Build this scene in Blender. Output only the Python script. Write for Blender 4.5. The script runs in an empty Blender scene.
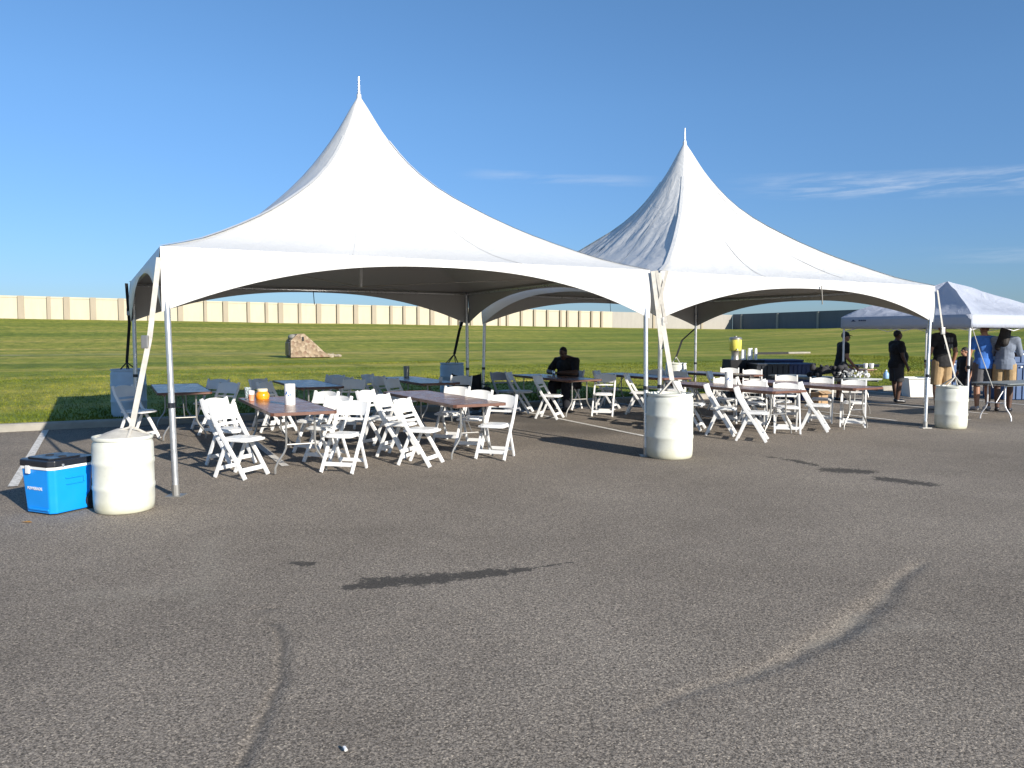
import bpy, bmesh, math, random
from mathutils import Vector, Matrix, noise
random.seed(7)
R = math.radians
scene = bpy.context.scene
col = scene.collection

# ------------------------------------------------------------------ camera model
CAM_H = 1.65; F = 780.0; PITCH = math.atan(47/780)
def ray(px, py):
    X = (px-512)/F; U = -(py-384)/F
    return Vector((X, math.cos(PITCH)+U*math.sin(PITCH), -math.sin(PITCH)+U*math.cos(PITCH)))
def at(px, py, z):                     # point of the photograph lying at height z
    d = ray(px, py); s = (z-CAM_H)/d.z
    return Vector((d.x*s, d.y*s, z))
def atd(px, py, y):                    # point of the photograph lying at distance y
    d = ray(px, py); s = y/d.y
    return Vector((d.x*s, y, CAM_H+d.z*s))
# lot axes: u runs along the kerb, v runs away across it
UA = R(27.4); U2 = Vector((math.cos(UA), math.sin(UA), 0)); V2 = Vector((-math.sin(UA), math.cos(UA), 0))
def ab(a, b, z=0): return U2*a+V2*b+Vector((0,0,z))
def toab(p): return (p.x*U2.x+p.y*U2.y, p.x*V2.x+p.y*V2.y)
KERB_B = 15.3; WALL_B = 147.7; CORNER_A = 138.5
def lot_z(b): return .012*min(max(0, b-8.75), KERB_B-8.75)
WP1 = ab(CORNER_A, WALL_B); WDIR = Vector((16.6, -35, 0)).normalized(); WN = Vector((-WDIR.y*-1, WDIR.x*-1, 0))
WN = Vector((WDIR.y, -WDIR.x, 0))      # points back towards the lot
if WN.x > 0: WN = -WN
def terrain_z(x, y):
    a = x*U2.x+y*U2.y; b = x*V2.x+y*V2.y
    base = lot_z(b)
    if b < KERB_B+.1: return base
    z = base+.11+.02*min(b-KERB_B, 12)
    D1 = WALL_B-b
    D2 = (Vector((x, y, 0))-WP1).dot(WN)
    D = min(D1, D2)
    s = min(1, max(0, (85-D)/85))**1.35
    top = 4.62-.0068*(min(max(a, -60), 140)+15)
    return z+(top-z)*s
def gz(x, y):
    b = x*V2.x+y*V2.y
    return lot_z(b) if b < KERB_B else terrain_z(x, y)
def G(px, py):
    z = 0
    for i in range(6):
        p = at(px, py, z); z = gz(p.x, p.y)
    return Vector((p.x, p.y, z))

# ------------------------------------------------------------------ materials
def new_mat(name):
    m = bpy.data.materials.new(name); m.use_nodes = True
    nt = m.node_tree; bs = nt.nodes['Principled BSDF']
    return m, nt, bs
class NT:
    def __init__(s, nt): s.nt = nt
    def n(s, t, **k):
        nd = s.nt.nodes.new(t)
        for a, v in k.items(): setattr(nd, a, v)
        return nd
    def l(s, a, b): s.nt.links.new(a, b)
    def val(s, inp, v):
        if hasattr(v, 'is_output'): s.l(v, inp)
        else: inp.default_value = v
    def math(s, op, a, b=0, c=0, clamp=False):
        nd = s.n('ShaderNodeMath', operation=op, use_clamp=clamp)
        s.val(nd.inputs[0], a); s.val(nd.inputs[1], b); s.val(nd.inputs[2], c); return nd.outputs[0]
    def noise(s, vec, scale, detail=2, rough=.5, dist=0):
        nd = s.n('ShaderNodeTexNoise'); s.l(vec, nd.inputs['Vector'])
        nd.inputs['Scale'].default_value = scale; nd.inputs['Detail'].default_value = detail
        nd.inputs['Roughness'].default_value = rough; nd.inputs['Distortion'].default_value = dist
        return nd.outputs['Fac']
    def ramp(s, f, stops):
        nd = s.n('ShaderNodeValToRGB'); s.l(f, nd.inputs[0]); el = nd.color_ramp.elements
        while len(el) < len(stops): el.new(.5)
        for e, (p, c) in zip(el, stops): e.position = p; e.color = (c[0], c[1], c[2], 1) if len(c) == 3 else c
        return nd.outputs[0]
    def mix(s, f, a, b, mode='MIX'):
        nd = s.n('ShaderNodeMix', data_type='RGBA', blend_type=mode)
        s.val(nd.inputs[0], f); 
        for i, v in ((6, a), (7, b)):
            if hasattr(v, 'is_output'): s.l(v, nd.inputs[i])
            else: nd.inputs[i].default_value = (v[0], v[1], v[2], 1)
        return nd.outputs[2]
    def bump(s, h, strength, dist, normal=None):
        nd = s.n('ShaderNodeBump'); nd.inputs['Strength'].default_value = strength; nd.inputs['Distance'].default_value = dist
        s.l(h, nd.inputs['Height'])
        if normal: s.l(normal, nd.inputs['Normal'])
        return nd.outputs[0]
    def mapr(s, v, a, b, c, d, smooth=False):
        nd = s.n('ShaderNodeMapRange'); nd.interpolation_type = 'SMOOTHSTEP' if smooth else 'LINEAR'
        s.val(nd.inputs[0], v)
        for i, q in zip((1,2,3,4), (a,b,c,d)): s.val(nd.inputs[i], q)
        return nd.outputs[0]
def simple(name, c, rough=.5, metal=0, var=.12, scale=6, bump=0, bscale=40, spec=.5, trans=0):
    m, nt, bs = new_mat(name); N = NT(nt)
    tc = N.n('ShaderNodeTexCoord').outputs['Object']
    f = N.noise(tc, scale, 4, .6)
    lo = tuple(x*(1-var) for x in c); hi = tuple(min(1, x*(1+var)) for x in c)
    N.l(N.ramp(f, [(.3, lo), (.7, hi)]), bs.inputs['Base Color'])
    rr = N.mapr(N.noise(tc, scale*2.3, 3), .3, .7, max(0.02, rough-.08), min(1, rough+.08)); N.l(rr, bs.inputs['Roughness'])
    bs.inputs['Metallic'].default_value = metal; bs.inputs['Specular IOR Level'].default_value = spec
    if bump:
        N.l(N.bump(N.noise(tc, bscale, 3), bump, .01), bs.inputs['Normal'])
    if trans:
        out = nt.nodes['Material Output']; tr = N.n('ShaderNodeBsdfTranslucent'); tr.inputs[0].default_value = (*c, 1)
        mx = N.n('ShaderNodeMixShader'); mx.inputs[0].default_value = trans
        N.l(bs.outputs[0], mx.inputs[1]); N.l(tr.outputs[0], mx.inputs[2]); N.l(mx.outputs[0], out.inputs[0])
    return m
M = {}
def make_canvas(name, c, wr, trans, rough=.38):
    m, nt, bs = new_mat(name); N = NT(nt)
    tc = N.n('ShaderNodeTexCoord').outputs['Object']
    mp = N.n('ShaderNodeMapping'); mp.inputs['Scale'].default_value = (1.3, 1.3, .45); N.l(tc, mp.inputs[0])
    f1 = N.noise(mp.outputs[0], 3.2, 4, .6, .8); f2 = N.noise(tc, 1.1, 3, .5)
    N.l(N.ramp(f2, [(.3, tuple(x*.96 for x in c)), (.7, c)]), bs.inputs['Base Color'])
    bs.inputs['Roughness'].default_value = rough
    N.l(N.bump(f1, wr, .06), bs.inputs['Normal'])
    out = nt.nodes['Material Output']; tr = N.n('ShaderNodeBsdfTranslucent'); tr.inputs[0].default_value = (.85, .83, .78, 1)
    mx = N.n('ShaderNodeMixShader'); mx.inputs[0].default_value = trans
    N.l(bs.outputs[0], mx.inputs[1]); N.l(tr.outputs[0], mx.inputs[2]); N.l(mx.outputs[0], out.inputs[0])
    return m
M['canvas'] = make_canvas('white_vinyl', (.62,.62,.61), .18, .02)
M['canvas2'] = make_canvas('wrinkled_white_vinyl', (.64,.64,.63), .35, .02)
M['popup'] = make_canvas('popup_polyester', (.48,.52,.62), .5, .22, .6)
M['underside_shade'] = make_canvas('underside_shade_grey', (.46,.455,.44), .10, .0, .6)  # grey of an added inner layer, painting in the shade under the tents
M['alu'] = simple('aluminium_pole', (.62,.63,.64), .32, .75, .08)
M['steel'] = simple('grey_steel', (.36,.35,.33), .38, .7, .1)
M['resin'] = simple('white_resin', (.78,.78,.77), .38, 0, .05, 3)
M['resin_grey'] = simple('grey_resin', (.40,.42,.46), .45, 0, .06, 3)
M['webbing'] = simple('white_webbing', (.44,.42,.38), .8, 0, .15, 14)
M['black_web'] = simple('black_webbing', (.015,.016,.02), .7, 0, .2, 14)
M['black'] = simple('black_fabric', (.012,.012,.014), .85, 0, .2, 10, .2)
M['black_plastic'] = simple('black_plastic', (.012,.014,.02), .35, 0, .2, 6)
M['blue_plastic'] = simple('blue_plastic', (.005,.27,.80), .38, 0, .06, 3)
M['white_plastic'] = simple('white_plastic', (.78,.78,.76), .4, 0, .05, 4)
M['rubber'] = simple('rubber', (.02,.02,.02), .8, 0, .2)
M['navy_plastic'] = simple('navy_plastic', (.012,.03,.11), .45, 0, .15, 4)
M['blue_bin'] = simple('blue_bin_plastic', (.05,.10,.22), .5, 0, .15, 4)
M['orange'] = simple('orange_glaze', (.80,.30,.015), .25, 0, .1, 9)
M['yellow'] = simple('yellow_lemonade', (.72,.66,.12), .25, 0, .05, 9)
M['cream'] = simple('cream_lid', (.78,.68,.45), .4, 0, .05)
M['paper'] = simple('white_paper', (.80,.80,.80), .8, 0, .03, 20)
M['print_blue'] = simple('blue_print', (.05,.15,.45), .6, 0, .2, 30)
M['tan_top'] = simple('tan_tabletop', (.45,.28,.17), .5, 0, .12, 6)
M['grey_top'] = simple('grey_plastic_tabletop', (.20,.22,.22), .45, 0, .1, 5)
M['white_top'] = simple('white_plastic_tabletop', (.72,.72,.68), .45, 0, .05, 5)
M['concrete'] = simple('concrete', (.30,.28,.24), .9, 0, .18, 3, .3)
M['skin'] = simple('tan_skin', (.30,.15,.09), .5, 0, .1, 12)
M['skin_dark'] = simple('brown_skin', (.09,.045,.03), .5, 0, .1, 12)
M['hair'] = simple('dark_hair', (.012,.009,.008), .7, 0, .3, 60)
M['hair_red'] = simple('auburn_hair', (.10,.035,.02), .7, 0, .3, 60)
M['shirt_black'] = simple('black_cotton', (.010,.010,.012), .9, 0, .25, 8, .4, 14)
M['shirt_blue'] = simple('blue_cotton', (.045,.16,.52), .9, 0, .12, 8, .6, 12)
M['shirt_grey'] = simple('grey_cotton', (.17,.20,.26), .9, 0, .12, 8, .6, 12)
M['shorts_grey'] = simple('grey_shorts', (.08,.08,.09), .9, 0, .15, 8, .5, 12)
M['shorts_dark'] = simple('dark_shorts', (.035,.035,.04), .9, 0, .15, 8, .5, 12)
M['khaki'] = simple('khaki_cotton', (.34,.235,.125), .9, 0, .18, 8, .6, 12)
M['trousers'] = simple('dark_trousers', (.012,.013,.02), .9, 0, .2, 8)
M['sock'] = simple('pale_trainers', (.45,.42,.40), .8, 0, .1)
M['grey_print'] = simple('grey_shirt_print', (.20,.20,.20), .9, 0, .2, 20)
M['rubble'] = simple('rubble_stone', (.32,.27,.20), .95, 0, .4, 5, 1, 12)

def mat_clear():
    m, nt, bs = new_mat('clear_plastic'); N = NT(nt)
    bs.inputs['Base Color'].default_value = (.75,.82,.86,1); bs.inputs['Roughness'].default_value = .12
    bs.inputs['Transmission Weight'].default_value = .75; bs.inputs['IOR'].default_value = 1.25
    tc = N.n('ShaderNodeTexCoord').outputs['Object']
    N.l(N.mapr(N.noise(tc, 20, 2), .3, .7, .08, .2), bs.inputs['Roughness']); return m
M['clear'] = mat_clear()

def mat_barrel():
    m, nt, bs = new_mat('translucent_barrel_plastic'); N = NT(nt)
    tc = N.n('ShaderNodeTexCoord').outputs['Object']
    sp = N.n('ShaderNodeSeparateXYZ'); N.l(tc, sp.inputs[0])
    f = N.noise(tc, 3.5, 5, .65)
    c = N.ramp(f, [(.25, (.54,.55,.47)), (.6, (.65,.66,.60))])
    # water-line stain and scuffs near the foot: dirt with a shape of its own
    low = N.math('ADD', sp.outputs[2], N.math('MULTIPLY', N.noise(tc, 9, 4), .25))
    d = N.mapr(low, .12, .34, .55, 0, True)
    c = N.mix(d, c, (.46,.44,.28))
    sc = N.noise(tc, 26, 5, .7); s2 = N.mapr(sc, .60, .68, 0, .35)
    c = N.mix(s2, c, (.42,.40,.33))
    N.l(c, bs.inputs['Base Color']); bs.inputs['Roughness'].default_value = .42
    bs.inputs['Subsurface Weight'].default_value = .0
    N.l(N.bump(N.noise(tc, 3, 2), .04, .01), bs.inputs['Normal'])
    return m
M['barrel'] = mat_barrel()
def mat_barrel_top():
    m = M['barrel'].copy(); return m

def mat_wood_table():
    m, nt, bs = new_mat('varnished_plywood'); N = NT(nt)
    tc = N.n('ShaderNodeTexCoord').outputs['Object']
    mp = N.n('ShaderNodeMapping'); mp.inputs['Scale'].default_value = (9, .9, 9); N.l(tc, mp.inputs[0])
    g = N.noise(mp.outputs[0], 3, 6, .65, 1.5)
    c = N.ramp(g, [(.25, (.13,.055,.03)), (.5, (.21,.10,.055)), (.8, (.30,.16,.09))])
    sc = N.mapr(N.noise(tc, 14, 5, .75), .58, .72, 0, .4)
    c = N.mix(sc, c, (.30,.22,.18))
    N.l(c, bs.inputs['Base Color'])
    N.l(N.mapr(N.noise(tc, 7, 4), .3, .7, .22, .38), bs.inputs['Roughness'])
    bs.inputs['Specular IOR Level'].default_value = .35; bs.inputs['Coat Weight'].default_value = .04; bs.inputs['Coat Roughness'].default_value = .15
    N.l(N.bump(g, .08, .005), bs.inputs['Normal'])
    return m
M['wood'] = mat_wood_table(); M['edge'] = simple('brown_table_edge', (.13,.055,.035), .5, 0, .2, 8)

def mat_asphalt():
    m, nt, bs = new_mat('asphalt'); N = NT(nt)
    tc = N.n('ShaderNodeTexCoord').outputs['Object']
    def attr(n):
        a = N.n('ShaderNodeAttribute'); a.attribute_name = n; return a.outputs['Fac']
    big = N.noise(tc, .35, 4, .55); mid = N.noise(tc, 2.2, 4, .6)
    c = N.ramp(big, [(.35, (.192,.166,.138)), (.5, (.230,.200,.168)), (.65, (.278,.244,.206))])
    c = N.mix(N.mapr(mid, .3, .7, 0, .5), c, (.270,.236,.198))
    vo = N.n('ShaderNodeTexVoronoi'); vo.inputs['Scale'].default_value = 150; N.l(tc, vo.inputs['Vector'])
    hs = N.n('ShaderNodeSeparateColor'); N.l(vo.outputs['Color'], hs.inputs[0])
    stone = N.ramp(hs.outputs[0], [(0, (.36,.35,.34)), (.40, (.80,.79,.78)), (.80, (1.16,1.15,1.13)), (.95, (1.5,1.47,1.4)), (1, (2.1,2.05,1.9))])
    c = N.mix(1, c, stone, 'MULTIPLY')
    pit = N.noise(tc, 60, 3, .7); c = N.mix(1, c, N.ramp(pit, [(.33, (.42,.42,.42)), (.54, (1.14,1.13,1.12))]), 'MULTIPLY')
    # pale dust and painted sunlit slope, dark crease, wet marks : shapes come from mesh attributes, edges broken with noise
    n1 = N.math('SUBTRACT', N.noise(tc, 9, 5, .7), .5); n2 = N.math('SUBTRACT', N.noise(tc, 26, 4, .7), .5)
    nn = N.math('ADD', N.math('MULTIPLY', n1, .7), N.math('MULTIPLY', n2, .9))
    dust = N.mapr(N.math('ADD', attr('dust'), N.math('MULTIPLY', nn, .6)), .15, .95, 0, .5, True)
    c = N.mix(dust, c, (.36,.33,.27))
    crack = N.mapr(N.math('ADD', attr('crease'), N.math('MULTIPLY', nn, .7)), .3, .9, 0, .55, True)
    c = N.mix(crack, c, (.09,.083,.075))
    wet = N.mapr(N.math('ADD', attr('wet'), N.math('MULTIPLY', nn, 1.9)), .38, .56, 0, 1, True)
    c = N.mix(N.math('MULTIPLY', wet, .80), c, (.030,.028,.025))
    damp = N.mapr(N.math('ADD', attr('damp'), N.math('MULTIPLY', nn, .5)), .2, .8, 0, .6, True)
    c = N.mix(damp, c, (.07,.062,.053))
    N.l(c, bs.inputs['Base Color'])
    N.l(N.math('SUBTRACT', .93, N.math('MULTIPLY', wet, .1)), bs.inputs['Roughness'])
    bs.inputs['Specular IOR Level'].default_value = .3
    h = N.math('ADD', hs.outputs[1], N.math('MULTIPLY', pit, 1.2))
    N.l(N.bump(h, .55, .006, N.bump(mid, .25, .02)), bs.inputs['Normal'])
    return m
M['asphalt'] = mat_asphalt()

def mat_paint():
    m, nt, bs = new_mat('worn_line_paint'); N = NT(nt)
    tc = N.n('ShaderNodeTexCoord').outputs['Object']
    w = N.mapr(N.noise(tc, 22, 5, .75), .36, .52, 1, 0)
    c = N.mix(w, (.66,.64,.60), (.30,.28,.25)); N.l(c, bs.inputs['Base Color']); bs.inputs['Roughness'].default_value = .85
    N.l(N.bump(N.noise(tc, 90, 3), .4, .004), bs.inputs['Normal']); return m
M['paint'] = mat_paint()

def mat_grass(blade=False):
    m, nt, bs = new_mat('grass_blades' if blade else 'mown_grass'); N = NT(nt)
    geo = N.n('ShaderNodeNewGeometry').outputs['Position']
    mp = N.n('ShaderNodeMapping'); mp.vector_type = 'POINT'; mp.inputs['Rotation'].default_value = (0, 0, -UA); N.l(geo, mp.inputs[0])
    mp2 = N.n('ShaderNodeMapping'); mp2.inputs['Scale'].default_value = (.018, .14, .14); N.l(mp.outputs[0], mp2.inputs[0])
    band = N.noise(mp2.outputs[0], 1, 5, .6, .4)
    mp3 = N.n('ShaderNodeMapping'); mp3.inputs['Scale'].default_value = (.35, 1.2, 1); N.l(mp.outputs[0], mp3.inputs[0])
    patch = N.noise(mp3.outputs[0], 1, 5, .65)
    fine = N.noise(geo, 9, 5, .75); vfine = N.noise(geo, 40, 3, .7)
    c = N.ramp(band, [(.36, (.118,.165,.020)), (.46, (.195,.228,.028)), (.53, (.285,.280,.048)), (.62, (.42,.34,.10))])
    c = N.mix(N.mapr(patch, .38, .62, 0, .6), c, (.175,.205,.018))
    c = N.mix(1, c, N.ramp(fine, [(.3, (.62,.64,.55)), (.5, (1,1,1)), (.72, (1.4,1.32,1.25))]), 'MULTIPLY')
    mp5 = N.n('ShaderNodeMapping'); mp5.inputs['Scale'].default_value = (.9, .30, 1); N.l(mp.outputs[0], mp5.inputs[0])
    mot = N.noise(mp5.outputs[0], 1.4, 6, .78)
    c = N.mix(1, c, N.ramp(mot, [(.38, (.62,.68,.50)), (.5, (1,1,1)), (.62, (1.35,1.22,1.35))]), 'MULTIPLY')
    if not blade:
        c = N.mix(1, c, N.ramp(vfine, [(.3, (.55,.6,.5)), (.6, (1.15,1.15,1.1))]), 'MULTIPLY')
        # worn dirt track crossing the field
        sp = N.n('ShaderNodeSeparateXYZ'); N.l(mp.outputs[0], sp.inputs[0])
        bb = N.math('ADD', sp.outputs[1], N.math('MULTIPLY', N.math('SUBTRACT', patch, .5), 8))
        tr = N.math('SUBTRACT', 1, N.math('ABSOLUTE', N.math('DIVIDE', N.math('SUBTRACT', bb, 62), 2.6)), clamp=True)
        al = N.mapr(sp.outputs[0], -5, 42, 1, 0, True)
        mp4 = N.n('ShaderNodeMapping'); mp4.inputs['Scale'].default_value = (.12, .9, 1); N.l(mp.outputs[0], mp4.inputs[0])
        br = N.mapr(N.noise(mp4.outputs[0], 1.2, 5, .8), .44, .56, 0, 1)
        c = N.mix(N.math('MULTIPLY', N.math('MULTIPLY', tr, al), br), c, (.36,.31,.20))
    else:
        sp = N.n('ShaderNodeObjectInfo')
        c = N.mix(1, c, (.56,.60,.50), 'MULTIPLY')
    N.l(c, bs.inputs['Base Color']); bs.inputs['Roughness'].default_value = .8; bs.inputs['Specular IOR Level'].default_value = .2
    if not blade:
        N.l(N.bump(N.math('ADD', fine, vfine), .6, .035), bs.inputs['Normal'])
    return m
M['grass'] = mat_grass(); M['blade'] = mat_grass(True)

def mat_wallc(name, c, var=.12):
    m, nt, bs = new_mat(name); N = NT(nt)
    tc = N.n('ShaderNodeTexCoord').outputs['Object']
    mp = N.n('ShaderNodeMapping'); mp.inputs['Scale'].default_value = (1, 1, .25); N.l(tc, mp.inputs[0])
    f = N.noise(mp.outputs[0], 1.2, 6, .7); g = N.noise(tc, .25, 3, .6)
    cc = N.ramp(f, [(.3, tuple(x*(1-var) for x in c)), (.65, c)])
    cc = N.mix(N.mapr(g, .35, .7, 0, .25), cc, tuple(x*.8 for x in c))
    N.l(cc, bs.inputs['Base Color']); bs.inputs['Roughness'].default_value = .9
    N.l(N.bump(f, .4, .03), bs.inputs['Normal']); return m
M['wall'] = mat_wallc('cream_concrete', (.50,.45,.345)); M['pier'] = mat_wallc('tan_concrete', (.35,.30,.23))
M['greywall'] = mat_wallc('grey_concrete', (.34,.32,.29)); M['shade_wall'] = mat_wallc('shade_tinted_concrete', (.14,.155,.185))  # the turned wall's shade is put into a darker, bluer concrete

def mat_brick():
    m, nt, bs = new_mat('rubble_stonework'); N = NT(nt)
    tc = N.n('ShaderNodeTexCoord').outputs['Object']
    vo = N.n('ShaderNodeTexVoronoi'); vo.inputs['Scale'].default_value = 4.5; N.l(tc, vo.inputs['Vector'])
    sc = N.n('ShaderNodeSeparateColor'); N.l(vo.outputs['Color'], sc.inputs[0])
    c = N.ramp(sc.outputs[0], [(0, (.18,.13,.09)), (.4, (.30,.22,.15)), (.8, (.37,.30,.22)), (1, (.20,.12,.08))])
    N.l(c, bs.inputs['Base Color']); bs.inputs['Roughness'].default_value = .95
    N.l(N.bump(vo.outputs['Distance'], .8, .08), bs.inputs['Normal']); return m
M['stonework'] = mat_brick()

# ------------------------------------------------------------------ mesh helpers
class MB:
    def __init__(s): s.v = []; s.f = []
    def add(s, vs, fs):
        o = len(s.v); s.v += [tuple(v) for v in vs]; s.f += [tuple(i+o for i in f) for f in fs]; return s
    def box(s, c, size, rot=None, bev=0):
        bm = bmesh.new(); bmesh.ops.create_cube(bm, size=1)
        for v in bm.verts: v.co = Vector((v.co.x*size[0], v.co.y*size[1], v.co.z*size[2]))
        if bev: bmesh.ops.bevel(bm, geom=bm.edges[:], offset=bev, segments=2, profile=.6, affect='EDGES')
        mt = Matrix.Translation(Vector(c)) @ (rot.to_4x4() if rot else Matrix())
        vs = [mt @ v.co for v in bm.verts]; bm.verts.index_update()
        fs = [[v.index for v in f.verts] for f in bm.faces]; bm.free(); return s.add(vs, fs)
    def bar(s, p0, p1, w, h, side=Vector((0,1,0)), bev=.004):
        p0 = Vector(p0); p1 = Vector(p1); d = (p1-p0); L = d.length; z = d.normalized()
        y = (side - z*side.dot(z)).normalized(); x = y.cross(z)
        rot = Matrix((x, y, z)).transposed()
        return s.box((p0+p1)/2, (h, w, L), rot, bev)
    def tube(s, pts, r, seg=8, cap=True):
        pts = [Vector(p) for p in pts]; rs = r if isinstance(r, (list, tuple)) else [r]*len(pts)
        vs = []; prev = None
        for i, p in enumerate(pts):
            d = (pts[min(i+1, len(pts)-1)]-pts[max(i-1, 0)]).normalized()
            if prev is None:
                a = Vector((0,0,1)) if abs(d.z) < .9 else Vector((1,0,0)); x = d.cross(a).normalized()
            else: x = (prev-d*prev.dot(d)).normalized()
            prev = x; y = d.cross(x)
            for k in range(seg):
                t = 2*math.pi*k/seg; vs.append(p+(x*math.cos(t)+y*math.sin(t))*rs[i])
        fs = []
        for i in range(len(pts)-1):
            for k in range(seg):
                a = i*seg+k; b = i*seg+(k+1) % seg; fs.append((a, b, b+seg, a+seg))
        if cap: fs += [tuple(range(seg))[::-1], tuple(range((len(pts)-1)*seg, len(pts)*seg))]
        return s.add(vs, fs)
    def lathe(s, prof, seg=32, c=(0,0,0), wob=None):
        vs = []; fs = []
        for (r, z) in prof:
            for k in range(seg):
                t = 2*math.pi*k/seg; vs.append((c[0]+r*math.cos(t), c[1]+r*math.sin(t), c[2]+z))
        for i in range(len(prof)-1):
            for k in range(seg):
                a = i*seg+k; b = i*seg+(k+1) % seg; fs.append((a, b, b+seg, a+seg))
        if prof[0][0] > 1e-4: fs.append(tuple(range(seg))[::-1])
        if prof[-1][0] > 1e-4: fs.append(tuple(range((len(prof)-1)*seg, len(prof)*seg)))
        return s.add(vs, fs)
    def ell(s, c, r, rot=None, seg=14, rings=9):
        vs = []; fs = []
        for i in range(rings+1):
            ph = math.pi*i/rings
            for k in range(seg):
                t = 2*math.pi*k/seg
                p = Vector((r[0]*math.sin(ph)*math.cos(t), r[1]*math.sin(ph)*math.sin(t), r[2]*math.cos(ph)))
                if rot: p = rot @ p
                vs.append(p+Vector(c))
        for i in range(rings):
            for k in range(seg):
                a = i*seg+k; b = i*seg+(k+1) % seg; fs.append((a, a+seg, b+seg, b))
        return s.add(vs, fs)
    def cap(s, p0, p1, r0, r1, seg=12):       # tapered capsule
        p0 = Vector(p0); p1 = Vector(p1)
        s.tube([p0, p1], [r0, r1], seg); s.ell(p0, (r0,)*3, seg=seg, rings=7); s.ell(p1, (r1,)*3, seg=seg, rings=7); return s
    def poly(s, pts, z0, z1):                # extruded outline
        n = len(pts); vs = [(x, y, z0) for x, y in pts]+[(x, y, z1) for x, y in pts]
        fs = [tuple(range(n))[::-1], tuple(range(n, 2*n))]+[(i, (i+1) % n, n+(i+1) % n, n+i) for i in range(n)]
        return s.add(vs, fs)
    def mesh(s, name, mat, smooth=False, angle=35):
        me = bpy.data.meshes.new(name); me.from_pydata(s.v, [], s.f); me.validate(); me.materials.append(mat)
        if smooth:
            bm = bmesh.new(); bm.from_mesh(me); bmesh.ops.remove_doubles(bm, verts=bm.verts, dist=1e-5)
            bmesh.ops.recalc_face_normals(bm, faces=bm.faces)
            for f in bm.faces: f.smooth = True
            for e in bm.edges:
                if len(e.link_faces) == 2 and e.calc_face_angle(0) > R(angle): e.smooth = False
            bm.to_mesh(me); bm.free()
        else:
            bm = bmesh.new(); bm.from_mesh(me); bmesh.ops.recalc_face_normals(bm, faces=bm.faces); bm.to_mesh(me); bm.free()
        return me
    def build(s, name, mat, parent=None, smooth=False, angle=35, loc=None, rotz=0):
        o = bpy.data.objects.new(name, s.mesh(name, mat, smooth, angle)); col.objects.link(o); o.parent = parent
        if loc is not None: o.location = loc
        o.rotation_euler.z = rotz
        return o
def tag(o, label=None, cat=None, group=None, kind=None):
    if label: o['label'] = label
    if cat: o['category'] = cat
    if group: o['group'] = group
    if kind: o['kind'] = kind
    return o
def empty(name, loc, rz=0):
    o = bpy.data.objects.new(name, None); col.objects.link(o); o.location = loc; o.rotation_euler.z = rz; o.empty_display_size = .2; return o
def copy_tree(o, parent=None):
    c = o.copy(); col.objects.link(c); c.parent = parent
    for ch in [q for q in o.children]: copy_tree(ch, c)
    return c
def lerp_table(tab, t):
    for (t0, v0), (t1, v1) in zip(tab, tab[1:]):
        if t <= t1: return v0+(v1-v0)*(t-t0)/(t1-t0)
    return tab[-1][1]
def smoothtab(tab, t):                       # monotone Hermite through the table
    n = len(tab)
    for i in range(n-1):
        if t <= tab[i+1][0] or i == n-2:
            t0, v0 = tab[i]; t1, v1 = tab[i+1]; h = t1-t0; d = (v1-v0)/h
            m0 = d if i == 0 else .5*(d+(v0-tab[i-1][1])/(t0-tab[i-1][0]))
            m1 = d if i == n-2 else .5*(d+(tab[i+2][1]-v1)/(tab[i+2][0]-t1))
            s = (t-t0)/h; s2 = s*s; s3 = s2*s
            return (2*s3-3*s2+1)*v0+(s3-2*s2+s)*h*m0+(-2*s3+3*s2)*v1+(s3-s2)*h*m1

# ------------------------------------------------------------------ ground
def seg_dist(p, a, b):
    ab_ = b-a; t = max(0, min(1, (p-a).dot(ab_)/ab_.length_squared)); return (p-(a+ab_*t)).length, t
def frange(a, b, s):
    n = max(1, int(round((b-a)/s))); return [a+(b-a)*i/n for i in range(n)]
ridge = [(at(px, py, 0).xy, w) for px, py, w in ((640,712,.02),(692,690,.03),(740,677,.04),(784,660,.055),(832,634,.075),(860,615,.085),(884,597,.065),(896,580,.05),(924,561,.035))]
crease = [at(px, py, 0).xy for px, py in ((272,608),(283,640),(281,680),(262,722),(242,764))]
wets = [((350,587),(372,583),.6),((372,583),(440,578),1.15),((440,578),(500,572),.9),((500,572),(525,569),.5),((525,569),(572,562),.12)]
wets = [(at(*a, 0).xy, at(*b, 0).xy, w*.088) for a, b, w in wets]
spots = [((832,470),(862,471.5),.16),((884,479),(925,484),.13),((788,459.5),(815,465),.07),((768,457),(778,458),.05),((298,563),(305,564),.05)]
spots = [(at(*a, 0).xy, at(*b, 0).xy, w) for a, b, w in spots]
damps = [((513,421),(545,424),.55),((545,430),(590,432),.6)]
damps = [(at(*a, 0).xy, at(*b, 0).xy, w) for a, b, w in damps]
dusts = [((90,595),(190,590),.22),((840,630),(940,625),.10),((205,600),(210,540),.2),((870,513),(915,504),.035)]
dusts = [(at(*a, 0).xy, at(*b, 0).xy, w) for a, b, w in dusts]
xs = [-400,-200,-100,-60,-40,-25,-18,-13,-10]+frange(-8,-1.35,.12)+frange(-1.35,.5,.025)+frange(.5,3.2,.03)+frange(3.2,8,.12)+[8,10,13,18,25,40,60,100,200,400]
ys = [-300,-100,-40,-15,-6,-2,0,1.5,2.4]+frange(2.8,6.2,.03)+frange(6.2,12,.07)+frange(12,17,.2)+[17,18,20,23,27,32,40,60]
verts = []; A = {'dust': [], 'crease': [], 'wet': [], 'damp': []}
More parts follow.
